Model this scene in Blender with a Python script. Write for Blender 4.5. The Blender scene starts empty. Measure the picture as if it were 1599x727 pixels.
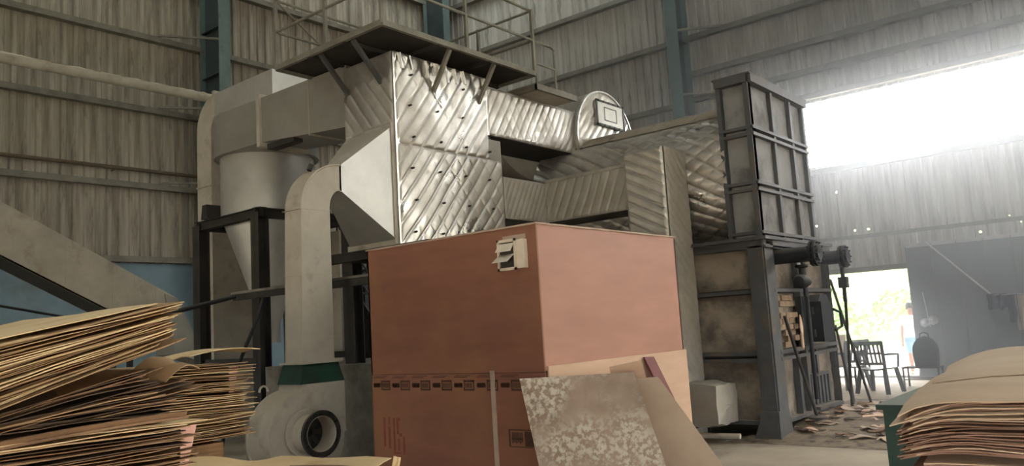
import bpy, bmesh, math, random
from math import sin, cos, pi, radians, sqrt, atan2
from mathutils import Vector, Matrix, noise
random.seed(7)
S = bpy.context.scene
COL = S.collection
V = Vector

# ------------------------------------------------------------------ camera
cam_d = bpy.data.cameras.new('camera')
cam = bpy.data.objects.new('camera', cam_d); COL.objects.link(cam)
S.camera = cam
HEAD, TILT, ROLL, FPX = radians(39.5), radians(6.86), radians(3.44), 1235.0
cam_d.sensor_fit = 'HORIZONTAL'; cam_d.sensor_width = 36.0
cam_d.lens = 36.0 * FPX / 1599.0
cam_d.clip_end = 500
fw = V((-sin(HEAD) * cos(TILT), cos(HEAD) * cos(TILT), sin(TILT)))
r0 = V((cos(HEAD), sin(HEAD), 0)); u0 = r0.cross(fw)
rt = cos(ROLL) * r0 - sin(ROLL) * u0
up = sin(ROLL) * r0 + cos(ROLL) * u0
m = Matrix((rt, up, -fw)).transposed().to_4x4(); m.translation = V((0, 0, 1.6))
cam.matrix_world = m

# ------------------------------------------------------------------ sky, sun, exposure
W = bpy.data.worlds.new('overcast_sky'); S.world = W; W.use_nodes = True
bg = W.node_tree.nodes['Background']
bg.inputs[0].default_value = (1.0, 1.0, 0.99, 1); bg.inputs[1].default_value = 9.0
vs = S.view_settings
vs.view_transform = 'Standard'; vs.look = 'None'; vs.gamma = 1.0; vs.use_curve_mapping = False
vs.exposure = 0.95
S.cycles.use_denoising = True
S.cycles.max_bounces = 8; S.cycles.diffuse_bounces = 5

# ------------------------------------------------------------------ materials
def rgb(c):
    return tuple(((x / 255 + 0.055) / 1.055) ** 2.4 if x > 10 else x / 255 / 12.92 for x in c) + (1,)
MATS = {}
def pm(name, c1, c2, s=4, rough=.8, metal=0.0, bump=.15, bs=40, st=(1, 1, 1), c3=None, s3=1.5, t3=(.52, .66),
       dust=None, damt=.9, st3=(1, 1, 1), spec=.3, detail=5, m3=None, dthr=(.25, .8), dpatch=None):
    mt = bpy.data.materials.new(name); mt.use_nodes = True
    nt = mt.node_tree; N = nt.nodes; L = nt.links
    b = N['Principled BSDF']
    tc = N.new('ShaderNodeTexCoord')
    def nz(scale, stretch, det=detail):
        mp = N.new('ShaderNodeMapping'); mp.inputs['Scale'].default_value = stretch
        L.new(tc.outputs['Object'], mp.inputs[0])
        n = N.new('ShaderNodeTexNoise'); n.inputs['Scale'].default_value = scale
        n.inputs['Detail'].default_value = det; n.inputs['Roughness'].default_value = .62
        L.new(mp.outputs[0], n.inputs['Vector']); return n.outputs['Fac']
    def rng(src, a, bb):
        r = N.new('ShaderNodeMapRange'); r.inputs[1].default_value = a; r.inputs[2].default_value = bb
        r.clamp = True; L.new(src, r.inputs[0]); return r.outputs[0]
    def mix(f, a, bb):
        x = N.new('ShaderNodeMix'); x.data_type = 'RGBA'
        L.new(f, x.inputs[0])
        for i, q in ((6, a), (7, bb)):
            if isinstance(q, tuple): x.inputs[i].default_value = q
            else: L.new(q, x.inputs[i])
        return x.outputs[2]
    def mul(a, k):
        x = N.new('ShaderNodeMath'); x.operation = 'MULTIPLY'; L.new(a, x.inputs[0])
        if isinstance(k, (int, float)): x.inputs[1].default_value = k
        else: L.new(k, x.inputs[1])
        return x.outputs[0]
    col = mix(rng(nz(s, st), .3, .7), rgb(c1), rgb(c2))
    if c3:
        f3 = rng(nz(s3, st3), *t3)
        if m3: f3 = mul(f3, rng(nz(m3[0], (1, 1, 1), 2), m3[1], m3[2]))
        col = mix(f3, col, rgb(c3))
    b.inputs['Roughness'].default_value = rough; b.inputs['Metallic'].default_value = metal
    b.inputs['Specular IOR Level'].default_value = spec
    if dust or dpatch:
        fac = None
        if dust:
            g = N.new('ShaderNodeNewGeometry'); sx = N.new('ShaderNodeSeparateXYZ'); L.new(g.outputs['Normal'], sx.inputs[0])
            fac = mul(mul(rng(sx.outputs[2], *dthr), damt), rng(nz(6, (1, 1, 1)), .1, .5))
        if dpatch:
            f2 = mul(rng(nz(dpatch[0], (1, 1, 1)), dpatch[1], dpatch[2]), dpatch[3])
            if fac is None: fac = f2
            else:
                x = N.new('ShaderNodeMath'); x.operation = 'MAXIMUM'; L.new(fac, x.inputs[0]); L.new(f2, x.inputs[1]); fac = x.outputs[0]
        col = mix(fac, col, rgb(dust or (150, 140, 125)))
        if metal:
            r = N.new('ShaderNodeMapRange'); r.inputs[3].default_value = metal; r.inputs[4].default_value = 0
            L.new(fac, r.inputs[0]); L.new(r.outputs[0], b.inputs['Metallic'])
        r = N.new('ShaderNodeMapRange'); r.inputs[3].default_value = rough; r.inputs[4].default_value = .92
        L.new(fac, r.inputs[0]); L.new(r.outputs[0], b.inputs['Roughness'])
    L.new(col, b.inputs['Base Color'])
    if bump:
        bp = N.new('ShaderNodeBump'); bp.inputs['Strength'].default_value = bump; bp.inputs['Distance'].default_value = .02
        L.new(nz(bs, (1, 1, 1), 3), bp.inputs['Height']); L.new(bp.outputs[0], b.inputs['Normal'])
    MATS[name] = mt; return mt

DUST = (165, 152, 132)
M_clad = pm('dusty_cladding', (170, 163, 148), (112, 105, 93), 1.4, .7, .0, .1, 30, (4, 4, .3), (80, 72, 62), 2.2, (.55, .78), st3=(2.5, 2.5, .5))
M_cladb = pm('lit_dusty_cladding_back', (194, 191, 182), (140, 136, 127), 1.4, .7, .0, .1, 30, (4, 4, .3), (82, 78, 72), 2.2, (.56, .8), st3=(2.5, 2.5, .5))  # paler copy; brighter light on the back wall put into its colour
M_purlin = pm('purlin_steel', (128, 124, 112), (98, 94, 84), 3, .7, .1, .1, 40, dust=(160, 152, 134))
M_teal = pm('teal_paint', (104, 122, 120), (90, 107, 106), 2, .55, 0, .05, 30, c3=(70, 84, 82), s3=3, t3=(.6, .75))
M_tealdk = pm('darker_teal', (64, 74, 74), (50, 59, 59), 2, .6, 0, .05, 30)  # darker tone for column webs, stiffeners, base plates and the jamb
M_blue = pm('blue_wall_paint', (128, 148, 158), (106, 127, 138), .8, .85, 0, .1, 20, c3=(92, 100, 100), s3=.7, t3=(.55, .8))
M_foil = pm('aluminium_foil', (206, 203, 196), (170, 166, 158), 3, .26, .95, .08, 60, dust=(150, 138, 122), damt=.8, dpatch=(1.0, .36, .70, .55), dthr=(.45, .9))
M_foild = pm('dusty_foil', (176, 171, 162), (146, 141, 132), 3, .42, .7, .1, 60, dust=(148, 140, 127), damt=.95, dpatch=(1.3, .30, .6, .65), dthr=(.25, .6))
M_tape = pm('foil_tape', (215, 213, 208), (180, 178, 172), 8, .28, .95, .25, 50)
M_galv = pm('galvanised_sheet', (192, 190, 184), (166, 163, 156), 1.2, .45, .55, .04, 60, dust=(160, 150, 134), damt=.85, dpatch=(.9, .5, .8, .4), dthr=(.3, .7))
M_galv2 = pm('dusty_painted_sheet', (178, 170, 156), (150, 143, 130), 1.6, .7, .0, .08, 40, c3=(128, 118, 104), s3=2.5, t3=(.55, .75), dust=DUST)
M_duct = pm('grey_duct_sheet', (152, 148, 140), (130, 126, 117), 1.2, .55, .35, .05, 50, dust=DUST, damt=.8)
M_dark = pm('dark_steel', (62, 58, 54), (44, 42, 40), 3, .7, .2, .1, 40, dust=(120, 110, 98), damt=.6)  # dark tone also used on undersides of ducts, deck and chute
M_black = pm('black_steel', (40, 42, 44), (28, 30, 32), 3, .55, .4, .1, 40, dust=(105, 98, 90), damt=.5)
M_beam = pm('furnace_steel', (88, 88, 89), (66, 67, 69), 3, .6, .3, .12, 30, c3=(100, 90, 78), s3=3, t3=(.5, .75), dust=(140, 130, 116), damt=.8)
M_plaster = pm('scorched_refractory', (142, 131, 116), (114, 104, 91), 2.2, .92, 0, .4, 25, c3=(82, 75, 67), s3=2.2, t3=(.44, .68))
M_plate = pm('dusty_glare_plate', (136, 134, 132), (112, 111, 110), 2, .75, .1, .15, 30, c3=(76, 72, 68), s3=2, t3=(.5, .72), dust=DUST)  # base tone lifted; window glare over the header box put into its colour
M_brick = pm('fire_brick', (150, 128, 104), (118, 100, 82), 6, .9, 0, .4, 30)
M_conc = pm('concrete', (128, 122, 110), (100, 95, 86), 2, .9, 0, .25, 30, c3=(76, 72, 64), s3=1.2, t3=(.52, .7))
M_floor = pm('dusty_floor', (182, 168, 148), (158, 144, 126), .9, .92, 0, .25, 14, c3=(116, 104, 90), s3=.6, t3=(.5, .7))
M_ply = pm('red_brown_plywood', (134, 88, 69), (117, 76, 60), .9, .55, 0, .04, 60, (1, 1, 5), (136, 94, 68), 1.3, (.45, .7))
M_plylit = pm('lit_side_plywood', (166, 120, 100), (150, 107, 89), .9, .55, 0, .04, 60, (1, 1, 4))  # paler copy for the right cabin face, its stronger light painted in
M_plyp = pm('pale_plywood', (196, 163, 137), (180, 148, 122), 1.1, .65, 0, .05, 50, (1, 1, 5))
M_plyg = pm('greyed_plywood', (186, 164, 142), (168, 146, 126), 2, .7, 0, .05, 50)
M_maroon = pm('maroon_board', (118, 58, 54), (98, 48, 46), 3, .6, 0, .05, 40)
M_stain = pm('stained_board', (166, 144, 126), (130, 110, 94), 3.0, .85, 0, .25, 40, c3=(188, 176, 158), s3=24, t3=(.45, .56), m3=(1.4, .36, .52))
M_batten = pm('grey_batten', (172, 152, 136), (150, 130, 116), 5, .8)
M_print = pm('black_print', (66, 46, 36), (86, 60, 46), 20, .8, bump=0)
M_printr = pm('red_print', (118, 56, 46), (130, 74, 58), 12, .8, bump=0)
M_white = pm('dusty_white_plastic', (210, 198, 180), (188, 176, 158), 4, .5)
M_green = pm('green_paint', (36, 66, 52), (28, 52, 42), 3, .5, 0, .1, 30, c3=(40, 46, 40), s3=3, t3=(.5, .7), dust=(110, 112, 100), damt=.7)
M_ven = [pm('veneer_%s' % k, a, b, 2.5, .8, 0, .1, 40, (1, .4, 1), c, 3, (.55, .75)) for k, a, b, c in (
    ('cream', (214, 188, 146), (198, 168, 124), (180, 146, 104)), ('tan', (168, 138, 102), (150, 118, 84), (126, 97, 68)),
    ('brown', (138, 106, 77), (116, 87, 62), (96, 71, 50)), ('dark', (92, 74, 58), (75, 60, 46), (62, 49, 38)))]
M_pile = pm('veneer_pile_edges', (176, 136, 96), (104, 78, 56), 3, .85, 0, .3, 40, (1, 1, 30))
M_rven = [pm('core_veneer_%s' % k, a, b, 3, .85, 0, .15, 40, (.5, 1, 1)) for k, a, b in (
    ('pale', (188, 164, 138), (174, 148, 122)), ('rose', (142, 110, 92), (122, 92, 76)), ('brown', (116, 88, 71), (96, 72, 58)))]
M_tag = pm('pink_paper', (222, 176, 156), (210, 160, 142), 6, .8)
M_tarp = pm('white_tarpaulin', (196, 194, 188), (168, 166, 160), 3, .6, 0, .2, 12)
M_door = pm('grey_sheet_door', (112, 118, 124), (98, 104, 110), 1.4, .6, .2, .06, 30, (1, 1, .4))
M_rod = pm('pale_steel_rod', (190, 190, 190), (165, 165, 165), 5, .4, .6)
M_plastic = pm('dark_plastic', (62, 66, 64), (50, 54, 52), 5, .5)
M_bag = pm('black_fabric', (40, 40, 44), (30, 30, 33), 20, .9, 0, .2, 80)
M_pot = pm('shiny_steel', (190, 195, 200), (160, 165, 170), 6, .2, .95)
M_card = pm('cream_cardboard', (206, 178, 136), (190, 160, 120), 4, .85)
M_red = pm('red_cloth', (180, 60, 64), (160, 48, 54), 10, .9)
M_clothd = pm('dark_cloth', (62, 62, 76), (48, 48, 60), 12, .9)
M_clothb = pm('beige_cloth', (168, 152, 142), (146, 130, 120), 12, .9)
M_skin = pm('skin', (150, 104, 80), (136, 92, 70), 6, .6, bump=0)
M_shirt = pm('pale_shirt', (200, 200, 204), (184, 186, 192), 8, .9, bump=0)
M_shorts = pm('blue_shorts', (120, 160, 200), (104, 144, 186), 8, .9, bump=0)
M_hair = pm('black_hair', (30, 26, 24), (22, 20, 18), 30, .7)
M_yard = pm('pale_yard_ground', (206, 198, 182), (186, 176, 158), .5, .95, 0, .2, 8)
M_grass = pm('grassy_slope', (120, 158, 78), (90, 130, 60), .5, .95, 0, .4, 4, c3=(176, 186, 120), s3=.25, t3=(.45, .6))
M_leaf = pm('bush_leaves', (140, 176, 100), (112, 150, 80), 3, .8)
M_roof = pm('roof_sheet', (120, 120, 116), (100, 100, 96), 1, .8)
M_ash = pm('ash_and_dust', (146, 130, 110), (112, 98, 82), 4, .95, 0, .5, 30, c3=(84, 72, 62), s3=5, t3=(.5, .65))
M_rope = pm('jute_string', (120, 100, 78), (100, 82, 62), 20, .9)
sky = bpy.data.materials.new('added_skylight_sheet'); sky.use_nodes = True
_n = sky.node_tree.nodes; _n.clear(); _t = _n.new('ShaderNodeBsdfTransparent'); _t.inputs[0].default_value = (.44, .455, .45, 1)
_o = _n.new('ShaderNodeOutputMaterial'); sky.node_tree.links.new(_t.outputs[0], _o.inputs[0])
M_sky = sky

# ------------------------------------------------------------------ helpers
def wloc(o):
    p = V((0, 0, 0))
    while o: p += o.location; o = o.parent
    return p
def tag(o, label=None, cat=None, group=None, kind=None):
    for k, q in (('label', label), ('category', cat), ('group', group), ('kind', kind)):
        if q: o[k] = q
    return o
def thing(name, label, cat, loc=(0, 0, 0), group=None, kind=None):
    o = bpy.data.objects.new(name, None); COL.objects.link(o); o.location = loc
    o.empty_display_size = .1
    return tag(o, label, cat, group, kind)
def link(name, me, parent=None):
    o = bpy.data.objects.new(name, me); COL.objects.link(o)
    if parent: o.parent = parent
    return o
def finish(me, mat, smooth=35):
    me.materials.append(mat)
    if smooth:
        me.shade_smooth(); me.set_sharp_from_angle(angle=radians(smooth))
class MB:
    def __init__(s): s.v = []; s.f = []
    def add(s, vs_, fs):
        k = len(s.v); s.v += [V(p) for p in vs_]; s.f += [tuple(i + k for i in q) for q in fs]; return s
    def box(s, x0, x1, y0, y1, z0, z1):
        return s.add([(x, y, z) for z in (z0, z1) for y in (y0, y1) for x in (x0, x1)],
                     [(0, 2, 3, 1), (4, 5, 7, 6), (0, 1, 5, 4), (2, 6, 7, 3), (0, 4, 6, 2), (1, 3, 7, 5)])
    def hexa(s, a, b):     # two quads, matching order
        return s.add(list(a) + list(b), [(3, 2, 1, 0), (4, 5, 6, 7)] + [(i, (i + 1) % 4, (i + 1) % 4 + 4, i + 4) for i in range(4)])
    def bar(s, p, q, w, h, up_=(0, 0, 1)):
        p = V(p); q = V(q); d = (q - p).normalized(); uu = V(up_)
        if abs(d.dot(uu)) > .97: uu = V((0, 1, 0))
        a = d.cross(uu).normalized() * w / 2; b = a.cross(d).normalized() * h / 2
        c = [-a - b, a - b, a + b, -a + b]
        return s.hexa([p + k for k in c], [q + k for k in c])
    def tube(s, p, q, r, r2=None, n=12, caps=True):
        return s.path([p, q], [r, r if r2 is None else r2], n, caps)
    def path(s, pts, r, n=8, caps=True):
        pts = [V(p) for p in pts]; rs = r if isinstance(r, (list, tuple)) else [r] * len(pts)
        k = len(s.v); prev = None
        for i, p in enumerate(pts):
            d = (pts[min(i + 1, len(pts) - 1)] - pts[max(i - 1, 0)]).normalized()
            if prev is None:
                a = d.cross(V((0, 0, 1)))
                if a.length < .05: a = d.cross(V((0, 1, 0)))
            else: a = prev - d * prev.dot(d)
            a.normalize(); prev = a; b = d.cross(a)
            s.v += [p + (a * cos(2 * pi * j / n) + b * sin(2 * pi * j / n)) * rs[i] for j in range(n)]
        for i in range(len(pts) - 1):
            for j in range(n):
                s.f.append((k + i * n + j, k + i * n + (j + 1) % n, k + (i + 1) * n + (j + 1) % n, k + (i + 1) * n + j))
        if caps:
            s.f.append(tuple(k + j for j in range(n))[::-1]); e = k + (len(pts) - 1) * n
            s.f.append(tuple(e + j for j in range(n)))
        return s
    def prism(s, poly, vec):
        n = len(poly); a = [V(p) for p in poly]; b = [p + V(vec) for p in a]
        return s.add(a + b, [tuple(range(n))[::-1], tuple(range(n, 2 * n))] + [(i, (i + 1) % n, (i + 1) % n + n, i + n) for i in range(n)])
    def grid(s, fn, nu, nv):
        k = len(s.v)
        s.v += [V(fn(i / nu, j / nv)) for j in range(nv + 1) for i in range(nu + 1)]
        s.f += [(k + j * (nu + 1) + i, k + j * (nu + 1) + i + 1, k + (j + 1) * (nu + 1) + i + 1, k + (j + 1) * (nu + 1) + i) for j in range(nv) for i in range(nu)]
        return s
    def slab(s, fn, nu, nv, t):    # closed sheet of thickness t along z
        k = len(s.v); n1 = (nu + 1) * (nv + 1)
        s.grid(fn, nu, nv); s.v += [p - V((0, 0, t)) for p in s.v[k:k + n1]]
        s.f += [tuple(i + n1 for i in q)[::-1] for q in s.f[-nu * nv:]]
        e = [k + i for i in range(nu + 1)] + [k + (j + 1) * (nu + 1) + nu for j in range(nv)] + [k + nv * (nu + 1) + i for i in range(nu - 1, -1, -1)] + [k + j * (nu + 1) for j in range(nv - 1, 0, -1)]
        s.f += [(e[i + 1 - len(e)] if i + 1 >= len(e) else e[i + 1], e[i], e[i] + n1, e[(i + 1) % len(e)] + n1) for i in range(len(e))]
        return s
    def lathe(s, c, axis, prof, n=32):
        c = V(c); ax = V(axis).normalized(); a = ax.cross(V((0, 0, 1)))
        if a.length < .05: a = V((1, 0, 0))
        a.normalize(); b = ax.cross(a); k = len(s.v)
        for r, t in prof: s.v += [c + ax * t + (a * cos(2 * pi * j / n) + b * sin(2 * pi * j / n)) * max(r, 1e-4) for j in range(n)]
        for i in range(len(prof) - 1):
            for j in range(n): s.f.append((k + i * n + j, k + i * n + (j + 1) % n, k + (i + 1) * n + (j + 1) % n, k + (i + 1) * n + j))
        return s
    def mesh(s, name, mat, off=V((0, 0, 0)), smooth=35):
        me = bpy.data.meshes.new(name); me.from_pydata([tuple(p - off) for p in s.v], [], s.f)
        bm = bmesh.new(); bm.from_mesh(me); bmesh.ops.recalc_face_normals(bm, faces=bm.faces); bm.to_mesh(me); bm.free()
        finish(me, mat, smooth); return me
    def build(s, name, mat, parent=None, smooth=35, label=None, kind=None):
        off = wloc(parent) if parent else V((0, 0, 0))
        o = link(name, s.mesh(name, mat, off, smooth), parent)
        return tag(o, label, kind=kind)
    def solo(s, name, mat, label, cat, group=None, kind=None, smooth=35, base=None):
        if base is None:
            base = V((sum(p.x for p in s.v) / len(s.v), sum(p.y for p in s.v) / len(s.v), min(p.z for p in s.v)))
        o = link(name, s.mesh(name, mat, V(base), smooth)); o.location = base
        return tag(o, label, cat, group, kind)
def copytree(o, parent=None):
    c = o.copy(); COL.objects.link(c); c.parent = parent
    for ch in list(o.children): copytree(ch, c)
    return c
def bx(*a): return MB().box(*a)
def channel(p, q, w, h, up_=(0, 0, 1), t=.012):
    """I-section between p and q: w across, h along up_"""
    p = V(p); q = V(q); d = (q - p).normalized(); uu = V(up_); a = d.cross(uu).normalized(); b = a.cross(d).normalized()
    mb = MB()
    mb.bar(p, q, t, h, uu)
    for sg in (-1, 1): mb.bar(p + b * sg * (h - t) / 2, q + b * sg * (h - t) / 2, w, t, uu)
    return mb
def foil(parent, o, u, v, Wd, Hh, n, ang, sp=.12, amp=.012, cross=0., mat=None, name='foil_panel', res=.016, seed=0, crump=.012):
    o, u, v, n = V(o), V(u), V(v), V(n)
    nu, nv = max(4, int(Wd / res)), max(4, int(Hh / res)); ca, sa = cos(radians(ang)), sin(radians(ang))
    def fn(a, b):
        x, y = a * Wd, b * Hh
        q = V((x * 1.3 + seed * 3.1, y * 1.3, seed))
        j = .02 * noise.noise(q * 1.2)
        d1 = (x * -sa + y * ca + j) / sp; d2 = (x * sa + y * ca + j) / sp
        def prf(t_):
            t_ = abs(sin(pi * t_)); k_ = min(1., t_ * 2.6); return .7 * k_ * k_ * (3 - 2 * k_) + .3 * t_
        h = prf(d1)
        cz = max(0., min(1., (noise.noise(q * .9 + V((7, 3, 1))) + cross * 1.6 - .8) * 4 + .5)) if cross else 0
        if cz: h *= (1 - cz) + cz * (.35 + .65 * prf(d2 * .8))
        e = min(1., min(x, Wd - x, y, Hh - y) / .025)
        h = (amp * h + crump * noise.noise(q * 2.2) + crump * .12 * noise.noise(q * 9)) * max(0, e)
        return o + u * x + v * y + n * (h + .015)
    return MB().grid(fn, nu, nv).build(name, mat or M_foil, parent, smooth=60)

# ================================================================== the setting
XL, YB, ZT = -18.5, 19.3, 14.0
MB().grid(lambda a, b: (-19 + a * 38, -12 + b * 31.6, 0), 4, 4).solo('floor', M_floor, 'dusty concrete factory floor', 'floor', kind='structure', base=(0, 0, 0))
MB().grid(lambda a, b: (-60 + a * 120, -60 + b * 150, -.12), 4, 4).solo('ground', M_yard, 'pale dusty yard outside the doorway', 'ground', kind='structure', base=(0, 0, -.12))
def hill(a, b):
    x, y = -80 + a * 130, 34 + b * 60
    h = 9 * (1 - cos(min(1, b * 1.6) * pi)) / 2
    return (x, y, -.2 + h + .8 * noise.noise(V((x * .12, y * .12, 0))) * min(1, b * 6))
MB().grid(hill, 60, 30).solo('hill', M_grass, 'green grassy slope rising beyond the yard', 'hillside', kind='structure', base=(0, 34, 0))

# profiled cladding sheets
def sheet_mesh(name, z0, z1, width, axis, mat, holes=()):
    per, d = .25, .04
    xs = []
    for k in range(int(round(width / per))):
        xs += [(k * per, 0), (k * per + .09, 0), (k * per + .12, d), (k * per + .21, d), (k * per + .24, 0)]
    xs.append((width, 0)); xs.append((width + .03, -.004))
    def dep(u):
        for (a, p), (b, q) in zip(xs, xs[1:]):
            if a <= u <= b: return p + (q - p) * (u - a) / max(1e-6, b - a)
        return 0
    us = sorted(set([round(a, 4) for a, _ in xs] + [round(h[0] + s_ * h[2], 4) for h in holes for s_ in (-1, 1)]))
    zs = sorted(set([z0, z1] + [round(h[1] + s_ * h[2], 4) for h in holes for s_ in (-1, 1)]))
    mb = MB(); nu = len(us)
    for z in zs:
        for u in us: mb.v.append(V((dep(u), u, z)) if axis == 'Y' else V((u, -dep(u), z)))
    for j in range(len(zs) - 1):
        for i in range(nu - 1):
            uc, zc = (us[i] + us[i + 1]) / 2, (zs[j] + zs[j + 1]) / 2
            if any(abs(uc - h[0]) < h[2] and abs(zc - h[1]) < h[2] for h in holes): continue
            mb.f.append((j * nu + i, j * nu + i + 1, (j + 1) * nu + i + 1, (j + 1) * nu + i))
    return mb.mesh(name, mat, smooth=0)
wl = thing('wall_left', 'tall ribbed metal cladding wall on the left', 'wall', (XL, 0, 0), kind='structure')
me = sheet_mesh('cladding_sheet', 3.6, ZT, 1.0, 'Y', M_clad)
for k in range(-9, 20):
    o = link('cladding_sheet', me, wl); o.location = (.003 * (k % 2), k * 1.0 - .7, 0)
bx(XL - .2, XL + .1, -10, YB, 0, 3.62).build('masonry_base', M_blue, wl, label='light blue painted masonry base')
for z in (3.7, 5.44, 7.3, 9.1, 10.9, 12.7):
    mb = MB().box(XL + .04, XL + .26, -10, YB - .05, z - .05, z + .07).box(XL + .26, XL + .275, -10, YB - .05, z - .07, z - .02)
    mb.build('purlin', M_purlin, wl)
wb = thing('wall_back', 'ribbed metal cladding wall with high opening and doorway at the back', 'wall', (0, YB, 0), kind='structure')
XO = -6.7
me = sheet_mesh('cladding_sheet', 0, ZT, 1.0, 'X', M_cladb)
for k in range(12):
    o = link('cladding_sheet', me, wb); o.location = (XO - 12 + k, -.003 * (k % 2), 0)
mt = sheet_mesh('cladding_sheet', 6.6, ZT, 1.0, 'X', M_cladb)
rh = random.Random(5)
for k in range(13):
    o = link('cladding_sheet', mt, wb); o.location = (XO + k, -.003 * (k % 2), 0)
    hs = [(rh.uniform(.1, .9), rh.uniform(2.9, 4.85), rh.choice((.012, .016, .022))) for _ in range(rh.choice((1, 2, 3)))]
    zt = 5.03 if k < 3 else 5.13
    o = link('cladding_sheet', sheet_mesh('cladding_sheet', 2.43, zt, 1.0, 'X', M_cladb, hs), wb); o.location = (XO + k, -.003 * (k % 2), 0)
    if k > 5:
        o = link('cladding_sheet', sheet_mesh('cladding_sheet', 0, 2.43, 1.0, 'X', M_cladb), wb); o.location = (XO + k, -.003 * (k % 2), 0)
for z in (3.7, 5.44, 7.3, 9.05, 10.75, 12.6):
    bx(XL + .2, -9.6, YB - .26, YB - .045, z - .05, z + .07).box(XL + .2, -9.6, YB - .275, YB - .26, z - .07, z - .02).build('purlin', M_purlin, wb)
for z in (6.72, 7.35, 8.05, 9.05, 10.75, 12.6):
    bx(-9.2, 6.3, YB - .26, YB - .045, z - .05, z + .07).box(-9.2, 6.3, YB - .275, YB - .26, z - .07, z - .02).build('purlin', M_purlin, wb)
bx(XO, 6.3, YB - .17, YB - .045, 4.82, 4.94).build('purlin', M_purlin, wb)
bx(XO, 6.3, YB - .16, YB - .045, 2.40, 2.52).build('lintel', M_purlin, wb)
bx(XO - .12, XO, YB - .15, YB + .1, 0, 6.7).build('jamb', M_tealdk, wb)
bx(XL - .3, 9.5, -9.1, -9.0, 1.6, ZT).solo('wall_rear', M_cladb, 'metal wall above an added low light opening behind the viewer', 'wall', kind='structure')  # low gap beneath is unseen, added to brighten the hall
wr = thing('wall_right', 'metal wall above an added low light opening on the right', 'wall', (9.5, 0, 0), kind='structure')
bx(9.45, 9.55, -9, YB, 1.5, ZT).build('cladding', M_cladb, wr)  # gap below is out of view, added for more light from the right
for y in (-9, -2, 5, 12, 19): bx(9.35, 9.55, y - .15, y + .15, 0, 1.5).build('post', M_teal, wr)
# roof; unseen translucent strips added to light the hall
rf = thing('ceiling', 'high metal sheet roof with added unseen light strips', 'roof', (0, 0, ZT), kind='structure')
xs_ = [XL - .3, -17.7, -16.3, -2.0, 9.5]; ys_ = [-9., -7, -4, -1.5, 1, 5, 7, 11, 13, 17.2, 18.5, YB + .6]
for i in range(4):
    for j in range(11):
        lit = (i == 1 and j < 10) or (j == 9 and i > 0) or (i == 3 and j in (1, 3, 5, 7))
        bx(xs_[i], xs_[i + 1], ys_[j], ys_[j + 1], ZT + .0, ZT + (.01 if lit else .06)).build('added_skylight_sheet' if lit else 'roof_sheet', M_sky if lit else M_roof, rf)
# columns of the portal frames
def column(label, x, y, ax, depth, fw_):
    c = thing('steel_column', label, 'column', (x, y, 0), 'portal frame columns')
    if ax == 'X':
        bx(x - depth, x, y - .006, y + .006, 0, ZT).build('web', M_tealdk, c)
        for q in (x, x - depth): bx(q - .012, q + .012, y - fw_ / 2, y + fw_ / 2, 0, ZT).build('flange', M_teal, c)
        for z in (4.5, 8.3, 9.5): bx(x - depth + .02, x - .02, y - fw_ / 2 + .03, y - .006, z, z + .015).build('stiffener', M_tealdk, c)
        bx(x - depth - .05, x + .1, y - .2, y + .2, 0, .03).build('base_plate', M_tealdk, c)
    else:
        bx(x - .006, x + .006, y, y + depth, 0, ZT).build('web', M_tealdk, c)
        for q in (y, y + depth): bx(x - fw_ / 2, x + fw_ / 2, q - .012, q + .012, 0, ZT).build('flange', M_teal, c)
        for z in (4.5, 6.9, 8.9): bx(x + .006, x + fw_ / 2 - .03, y + .02, y + depth - .02, z, z + .015).build('stiffener', M_tealdk, c)
        bx(x - .2, x + .2, y - .1, y + depth + .05, 0, .03).build('base_plate', M_tealdk, c)
    return c
column('teal steel column on the left wall above the cyclone', -17.35, 10.25, 'X', .9, .3)
column('teal steel column in the far corner seen behind the platform railing', -17.35, 18.3, 'X', .9, .3)
column('teal steel column on the back wall above the boiler drum', -9.33, 18.45, 'Y', .6, .34)
# short braces from purlin to column
for z in (9.1, 7.3, 5.44):
    MB().bar((-18.25, 9.0, z + .1), (-17.5, 10.2, z + .1), .05, .05).solo('flange_brace', M_purlin, 'thin steel brace from left column to %s purlin' % {9.1: 'the upper', 7.3: 'the middle', 5.44: 'the lower'}[z], 'brace', 'column braces')
for z in (7.3, 9.05):
    MB().bar((-9.2, 18.5, z + .08), (-8.2, YB - .2, z + .08), .06, .06).solo('flange_brace', M_purlin, 'steel brace from back column to %s purlin' % ('the upper' if z > 8 else 'the lower'), 'brace', 'column braces')
# pipes along the left wall
p = thing('dusty_pipe', 'thick dust-covered pipe running high along the left wall', 'pipe', (-16, 2, 7.1))
MB().tube((-16, -2, 7.1), (-16, 11.0, 7.1), .1, n=16).build('pipe_run', M_galv2, p)
def crust(a, b):
    y = 0.5 + a * 9.4; t = (b - .5) * 1.5
    return (-16 + sin(t) * .1, y, 7.1 + cos(t) * .1 + .028 * max(0, noise.noise(V((y * 5, t * 2, 1)))) + .014 * max(0, noise.noise(V((y * 17, t * 5, 1)))))
MB().grid(crust, 260, 6).build('dust_crust', pm('dust_crust', (206, 196, 176), (180, 168, 148), 8, .95), p)
for y in (1.5, 10.7): MB().bar((-16, y, 7.2), (-18.4, y, 7.2), .05, .05).build('bracket', M_purlin, p)
p = thing('slim_pipe', 'slim brown pipe running along the left wall below the thick one', 'pipe', (-18.32, 2, 5.82))
MB().tube((-18.32, -4, 5.82), (-18.32, 18, 5.82), .045, n=10).build('pipe_run', pm('rusty_pipe', (96, 82, 66), (76, 64, 52), 5, .8), p)
for y in (0, 4, 8, 12, 16): MB().bar((-18.32, y, 5.76), (-18.46, y, 5.76), .03, .03).build('bracket', M_purlin, p)

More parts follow.
